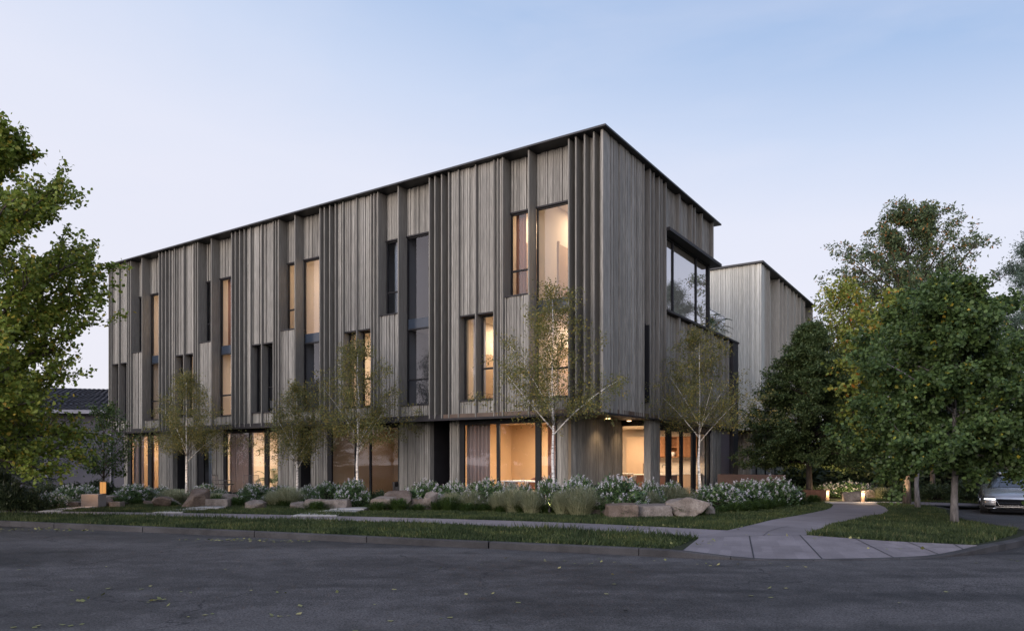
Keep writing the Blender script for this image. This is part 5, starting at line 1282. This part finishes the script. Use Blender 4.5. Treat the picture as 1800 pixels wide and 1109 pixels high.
# ------------------------------------------------------------------ neighbour house
hp = Vector((-25.5, 40.5, 0.1))
t = thing('neighbour_house', 'grey rendered neighbour house with tiled hip roof seen left of the block', 'house', hp, rad(12))
m = MB(); m.box(-6, 6.6, 0, 9, -0.1, 4.2); m.build('wall', M['render_grey'], t)
m = MB(); V0 = [(-6.7, -0.7, 4.3), (7.3, -0.7, 4.3), (7.3, 9.7, 4.3), (-6.7, 9.7, 4.3)]; R0, R1 = (-1.5, 4.5, 5.95), (2.1, 4.5, 5.95)
rows_ = 16
def roof_face(a, b, c, d):
    a, b, c, d = map(Vector, (a, b, c, d))
    for k in range(rows_):
        u0, u1 = k / rows_, (k + 1) / rows_
        p0, p1, q0, q1 = a.lerp(d, u0), b.lerp(c, u0), a.lerp(d, u1), b.lerp(c, u1)
        lift = Vector((0, 0, 0.05)); nq = max(2, int((p1 - p0).length / 0.3))
        for j in range(nq):
            s0, s1 = j / nq, (j + 1) / nq; bump_ = Vector((0, 0, 0.035))
            A_0, A_1, B_0, B_1 = p0.lerp(p1, s0) + lift, p0.lerp(p1, s1) + lift, q0.lerp(q1, s0), q0.lerp(q1, s1)
            Am, Bm = (A_0 + A_1) / 2 + bump_, (B_0 + B_1) / 2 + bump_
            m.face([A_0, Am, Bm, B_0]); m.face([Am, A_1, B_1, Bm])
roof_face(V0[0], V0[1], R1, R0); roof_face(V0[1], V0[2], R1, R1); roof_face(V0[3], V0[0], R0, R0); roof_face(V0[2], V0[3], R0, R1)
for q in ((V0[0], V0[1], R1, R0), (V0[1], V0[2], R1), (V0[3], V0[0], R0), (V0[2], V0[3], R0, R1)): m.face([(p[0], p[1], p[2] - 0.02) for p in q])
m.build('roof', M['tile'], t)
m = MB(); m.box(-6.75, 7.35, -0.78, -0.66, 4.12, 4.32); m.box(7.26, 7.36, -0.66, 9.7, 4.12, 4.32); m.build('gutter', M['house_trim'], t); m = MB(); m.box(-6.6, 7.2, -0.6, 9.6, 4.2, 4.28); m.build('soffit', M['house_trim'], t)
m = MB(); m.tube([(3.0, -0.08, 0), (3.0, -0.08, 4.2)], 0.05, 8); m.build('downpipe', M['house_trim'], t)
m = MB(); m.box(-0.4, -0.2, -0.06, 0.0, 0.0, 4.1); m.build('corner_board', M['house_trim'], t)
for (x, z0, z1, w) in ((4.6, 0.5, 1.15, 0.9),):
    m = MB(); m.box(x, x + w, -0.05, 0.02, z0, z0 + .1); m.box(x, x + w, -0.05, 0.02, z1 - .1, z1); m.box(x, x + .1, -0.05, 0.02, z0 + .1, z1 - .1); m.box(x + w - .1, x + w, -0.05, 0.02, z0 + .1, z1 - .1); f = m.build('window', M['house_trim'], t)
    m = MB(); m.box(x + .1, x + w - .1, -0.02, 0.01, z0 + .1, z1 - .1); m.build('pane', M['dark_glass'], f)
tree('small_tree', 'small multi stemmed green tree in front of the neighbour house', (-17.6, 31.5, 0.12), 3.9, 1.1, 1.3, ROUND, 22, 9, 18, 0.115, 'lf_linden', 'bark', 0.05, 61, rise=1.0, twl=0.4, sig=0.1, fork=0.7)
tree('small_tree', 'thin pale tree rising behind the neighbour house beside the block', (-20.2, 47, 0.12), 10.2, 4.0, 1.6, ROUND, 30, 9, 20, 0.16, 'lf_yellow', 'bark', 0.1, 62, rise=1.0, twl=0.6, sig=0.15)
tree('spruce_tree', 'dark drooping spruce behind the maple at the left edge', (-18.5, 26.8, 0.12), 5.6, 0.5, 2.0, CONE, 60, 12, 40, 0.09, 'lf_hedge', 'bark_dark', 0.14, 63, rise=-0.25, twl=0.5, sig=0.1, aspect=0.25, fork=0.6)
tree('spruce_tree', 'dark spruce cut off by the left picture edge', (-21.0, 27.5, 0.12), 6.4, 0.4, 2.2, CONE, 60, 12, 40, 0.09, 'lf_hedge', 'bark_dark', 0.14, 64, rise=-0.25, twl=0.5, sig=0.1, aspect=0.25, fork=0.6)
for k, (x, y, h, r_, lb) in enumerate(((-29, 36, 8.5, 3.6, 'dark leafy tree behind the maple at the far left'), (-34, 33, 9.5, 4, 'leafy tree at the far left beyond the picture edge'))):
    tree('background_tree', lb, (x, y, 0.1), h, 1.0, r_, ROUND, 40, 10, 24, 0.18, 'lf_dark', 'bark_dark', 0.2, 66 + k, rise=0.5, twl=0.8, sig=0.2, group='trees left of the neighbour house')

# ------------------------------------------------------------------ parked car (front towards the camera)
cth = TH - math.pi / 2
t = thing('parked_car', 'dark grey saloon car with lit daytime lights parked beyond the right lawn', 'car', (14.55, 20.9, 0.0), cth + 0.03)
t.scale = (1, 1, 0.83)
# local: +y to the rear, front bumper at y=0, width along x
ST = [  # y, half width, z sill, z belt, z top, top half width
 (0.00, 0.62, 0.30, 0.52, 0.60, 0.55), (0.10, 0.82, 0.22, 0.60, 0.70, 0.66), (0.35, 0.91, 0.20, 0.66, 0.78, 0.70), (0.9, 0.945, 0.22, 0.74, 0.88, 0.72), (1.5, 0.95, 0.22, 0.80, 0.95, 0.74),
 (2.3, 0.95, 0.22, 0.86, 1.02, 0.74), (3.4, 0.95, 0.22, 0.90, 1.04, 0.74), (4.2, 0.93, 0.24, 0.92, 1.03, 0.72), (4.7, 0.84, 0.32, 0.86, 0.98, 0.66), (4.8, 0.72, 0.40, 0.78, 0.90, 0.60)]
V = []; Fq = []
def sec(y, w, zs, zb, zt, tw): return [(-w * .9, y, zs), (-w, y, zs + .10), (-w, y, (zs + zb) / 2), (-w * .985, y, zb), (-w * .93, y, zb + (zt - zb) * .55), (-tw, y, zt - .015), (-tw * .5, y, zt + .012), (0, y, zt + .018)]
for s in ST:
    h = sec(*s); V += h + [(-x, y, z) for (x, y, z) in reversed(h[:-1])]
k = 15
for i in range(len(ST) - 1):
    for j in range(k - 1): Fq.append((i * k + j, i * k + j + 1, (i + 1) * k + j + 1, (i + 1) * k + j))
me = bpy.data.meshes.new('body'); me.from_pydata(V, [], Fq + [list(range(k))[::-1], [(len(ST) - 1) * k + j for j in range(k)]]); me.materials.append(M['car']); me.polygons.foreach_set('use_smooth', [True] * len(me.polygons))
o = link(bpy.data.objects.new('body', me), t); sb = o.modifiers.new('s', 'SUBSURF'); sb.levels = 2; sb.render_levels = 2
CB = [(1.35, 0.72, 0.93, 0.94), (1.9, 0.70, 0.96, 1.22), (2.3, 0.66, 0.98, 1.38), (2.9, 0.64, 1.0, 1.44), (3.5, 0.63, 1.0, 1.41), (4.2, 0.66, 1.0, 1.10), (4.35, 0.66, 1.0, 1.02)]
V = []; Fq = []
for (y, w, zb, zt) in CB: V += [(-w - .06, y, zb - .03), (-w * .97, y, zb + (zt - zb) * .6), (-w * .82, y, zt), (0, y, zt + .03), (w * .82, y, zt), (w * .97, y, zb + (zt - zb) * .6), (w + .06, y, zb - .03)]
for i in range(len(CB) - 1):
    for j in range(6): Fq.append((i * 7 + j, i * 7 + j + 1, (i + 1) * 7 + j + 1, (i + 1) * 7 + j))
me = bpy.data.meshes.new('cabin_glass'); me.from_pydata(V, [], Fq); me.materials.append(M['car_glass']); me.polygons.foreach_set('use_smooth', [True] * len(me.polygons))
o = link(bpy.data.objects.new('cabin_glass', me), t); sb = o.modifiers.new('s', 'SUBSURF'); sb.levels = 1; sb.render_levels = 2
m = MB(); m.prism([(-0.45, 2.35), (0.45, 2.35), (0.5, 2.9), (0.48, 3.5), (-0.48, 3.5), (-0.5, 2.9)], 1.40, 1.485); m.build('roof', M['car'], t, bevel=0.03)
m = MB(); m.prism([(-0.60, -0.03), (-0.3, -0.05), (0.3, -0.05), (0.60, -0.03), (0.5, 0.2), (-0.5, 0.2)], 0.33, 0.57); m.build('grille', M['car_dark'], t, bevel=0.02)
m = MB(); m.tube([(-0.60, -0.03, 0.575), (0, -0.055, 0.575), (0.60, -0.03, 0.575)], 0.010, 6); m.tube([(-0.60, -0.035, 0.56), (-0.50, -0.045, 0.36), (0.50, -0.045, 0.36), (0.60, -0.035, 0.56)], 0.010, 6); m.tube([(-0.5, -0.05, 0.45), (0.5, -0.05, 0.45)], 0.006, 6); m.build('grille_trim', M['chrome'], t)
m = MB(); m.prism([(-0.7, 0.02), (0.7, 0.02), (0.78, 0.35), (-0.78, 0.35)], 0.12, 0.24); m.build('bumper_lip', M['car_dark'], t, bevel=0.02)
m = MB(); m.tube([(-0.66, 0.0, 0.25), (0.66, 0.0, 0.25)], 0.012, 6); m.build('lip_trim', M['chrome'], t)
for sx in (-1, 1):
    m = MB(); m.prism([(sx * 0.60, 0.02), (sx * 0.86, 0.16), (sx * 0.90, 0.42), (sx * 0.78, 0.34)][::sx], 0.545, 0.66); hl = m.build('headlight', M['headlens'], t, bevel=0.015)
    m = MB(); m.prism([(sx * 0.60, -0.005), (sx * 0.87, 0.135), (sx * 0.87, 0.17), (sx * 0.60, 0.03)][::sx], 0.555, 0.590); m.build('running_light', M['head_em'], hl)
    m = MB(); m.prism([(sx * 0.62, 0.0), (sx * 0.86, 0.13), (sx * 0.84, 0.2), (sx * 0.62, 0.1)][::sx], 0.28, 0.36); m.build('air_intake', M['car_dark'], t, bevel=0.015)
    m = MB(); m.prism([(sx * 0.90, 1.62), (sx * 1.12, 1.60), (sx * 1.12, 1.70), (sx * 0.90, 1.74)][::sx], 1.0, 1.12); m.build('mirror', M['car_dark'], t, bevel=0.03)
    for y in (0.95, 3.85):
        m = MB(); n0 = 28
        for (x0, x1, r0) in ((0.73, 0.955, 0.335),):
            for kk in range(n0):
                a0, a1 = 2 * math.pi * kk / n0, 2 * math.pi * (kk + 1) / n0
                P0, P1 = (math.cos(a0) * r0, math.sin(a0) * r0), (math.cos(a1) * r0, math.sin(a1) * r0); Q0, Q1 = (P0[0] * .68, P0[1] * .68), (P1[0] * .68, P1[1] * .68)
                m.face([(sx * x0, y + P0[0], .335 + P0[1]), (sx * x0, y + P1[0], .335 + P1[1]), (sx * x1, y + P1[0], .335 + P1[1]), (sx * x1, y + P0[0], .335 + P0[1])])
                for xx in (x0, x1): m.face([(sx * xx, y + P0[0], .335 + P0[1]), (sx * xx, y + P1[0], .335 + P1[1]), (sx * xx, y + Q1[0], .335 + Q1[1]), (sx * xx, y + Q0[0], .335 + Q0[1])])
        wh = m.build('wheel', M['rubber'], t)
        m = MB()
        for kk in range(5):
            a0 = 2 * math.pi * kk / 5; m.tube([(sx * .94, y, .335), (sx * .95, y + math.cos(a0) * .22, .335 + math.sin(a0) * .22)], .03, 6)
        m.build('rim', M['chrome'], wh)

# ------------------------------------------------------------------ fallen leaves
r = np.random.default_rng(77); P = []
def litter(cx, cy, n, sx, sy, z): 
    q = at(cx, cy, z); P.append(np.stack([q.x + r.normal(size=n) * sx, q.y + r.normal(size=n) * sy, np.full(n, z + 0.012)], 1))
for (x, y, n_, sx, sy) in ((30, 930, 40, 1.0, .12), (95, 931, 46, .8, .14), (130, 933, 20, .5, .08), (400, 949, 50, .45, .14), (440, 950, 22, .3, .1), (510, 951, 24, .3, .1), (130, 1057, 7, .10, .06), (270, 1056, 9, .10, .06), (80, 1099, 6, .12, .05), (345, 1082, 3, .1, .05), (485, 1084, 4, .12, .08), (530, 1078, 2, .1, .05), (470, 1042, 5, .3, .15), (200, 1040, 8, .8, .3), (600, 1080, 5, .8, .3), (1000, 984, 9, .5, .15), (1110, 988, 7, .5, .15), (1240, 993, 6, .6, .15), (1390, 994, 4, .4, .1), (1740, 985, 6, .5, .2), (1000, 1050, 10, 2.0, .6), (400, 1000, 12, 3, .5), (1500, 1050, 6, 1.5, .5)):
    litter(x, y, n_, sx, sy, 0.028)
for (x, y, n_, sx, sy) in ((1225, 957, 9, .25, .12), (1240, 952, 6, .3, .1), (1475, 945, 20, .5, .07), (1540, 948, 12, .4, .05), (1230, 928, 14, .5, .06), (1160, 925, 10, .5, .05), (1590, 966, 4, .3, .1), (1340, 940, 6, .8, .4)):
    litter(x, y, n_, sx, sy, 0.14)
P = np.concatenate(P); V, Fc = leaves(P, 0.072, r, 0.0, 2.2, 0.8, 0.08)
V[:, 2] = np.where(np.repeat(P[:, 2], 4) < .1, np.maximum(0.03 + (V[:, 2] - 0.03) * .5, 0.031), np.maximum(V[:, 2], 0.156))
tag(link(bpy.data.objects.new('fallen_leaves', npmesh('fallen_leaves', V, Fc, [M['fallen']]))), 'pale yellow green fallen leaves scattered on the road and path', 'leaf litter', None, 'stuff')
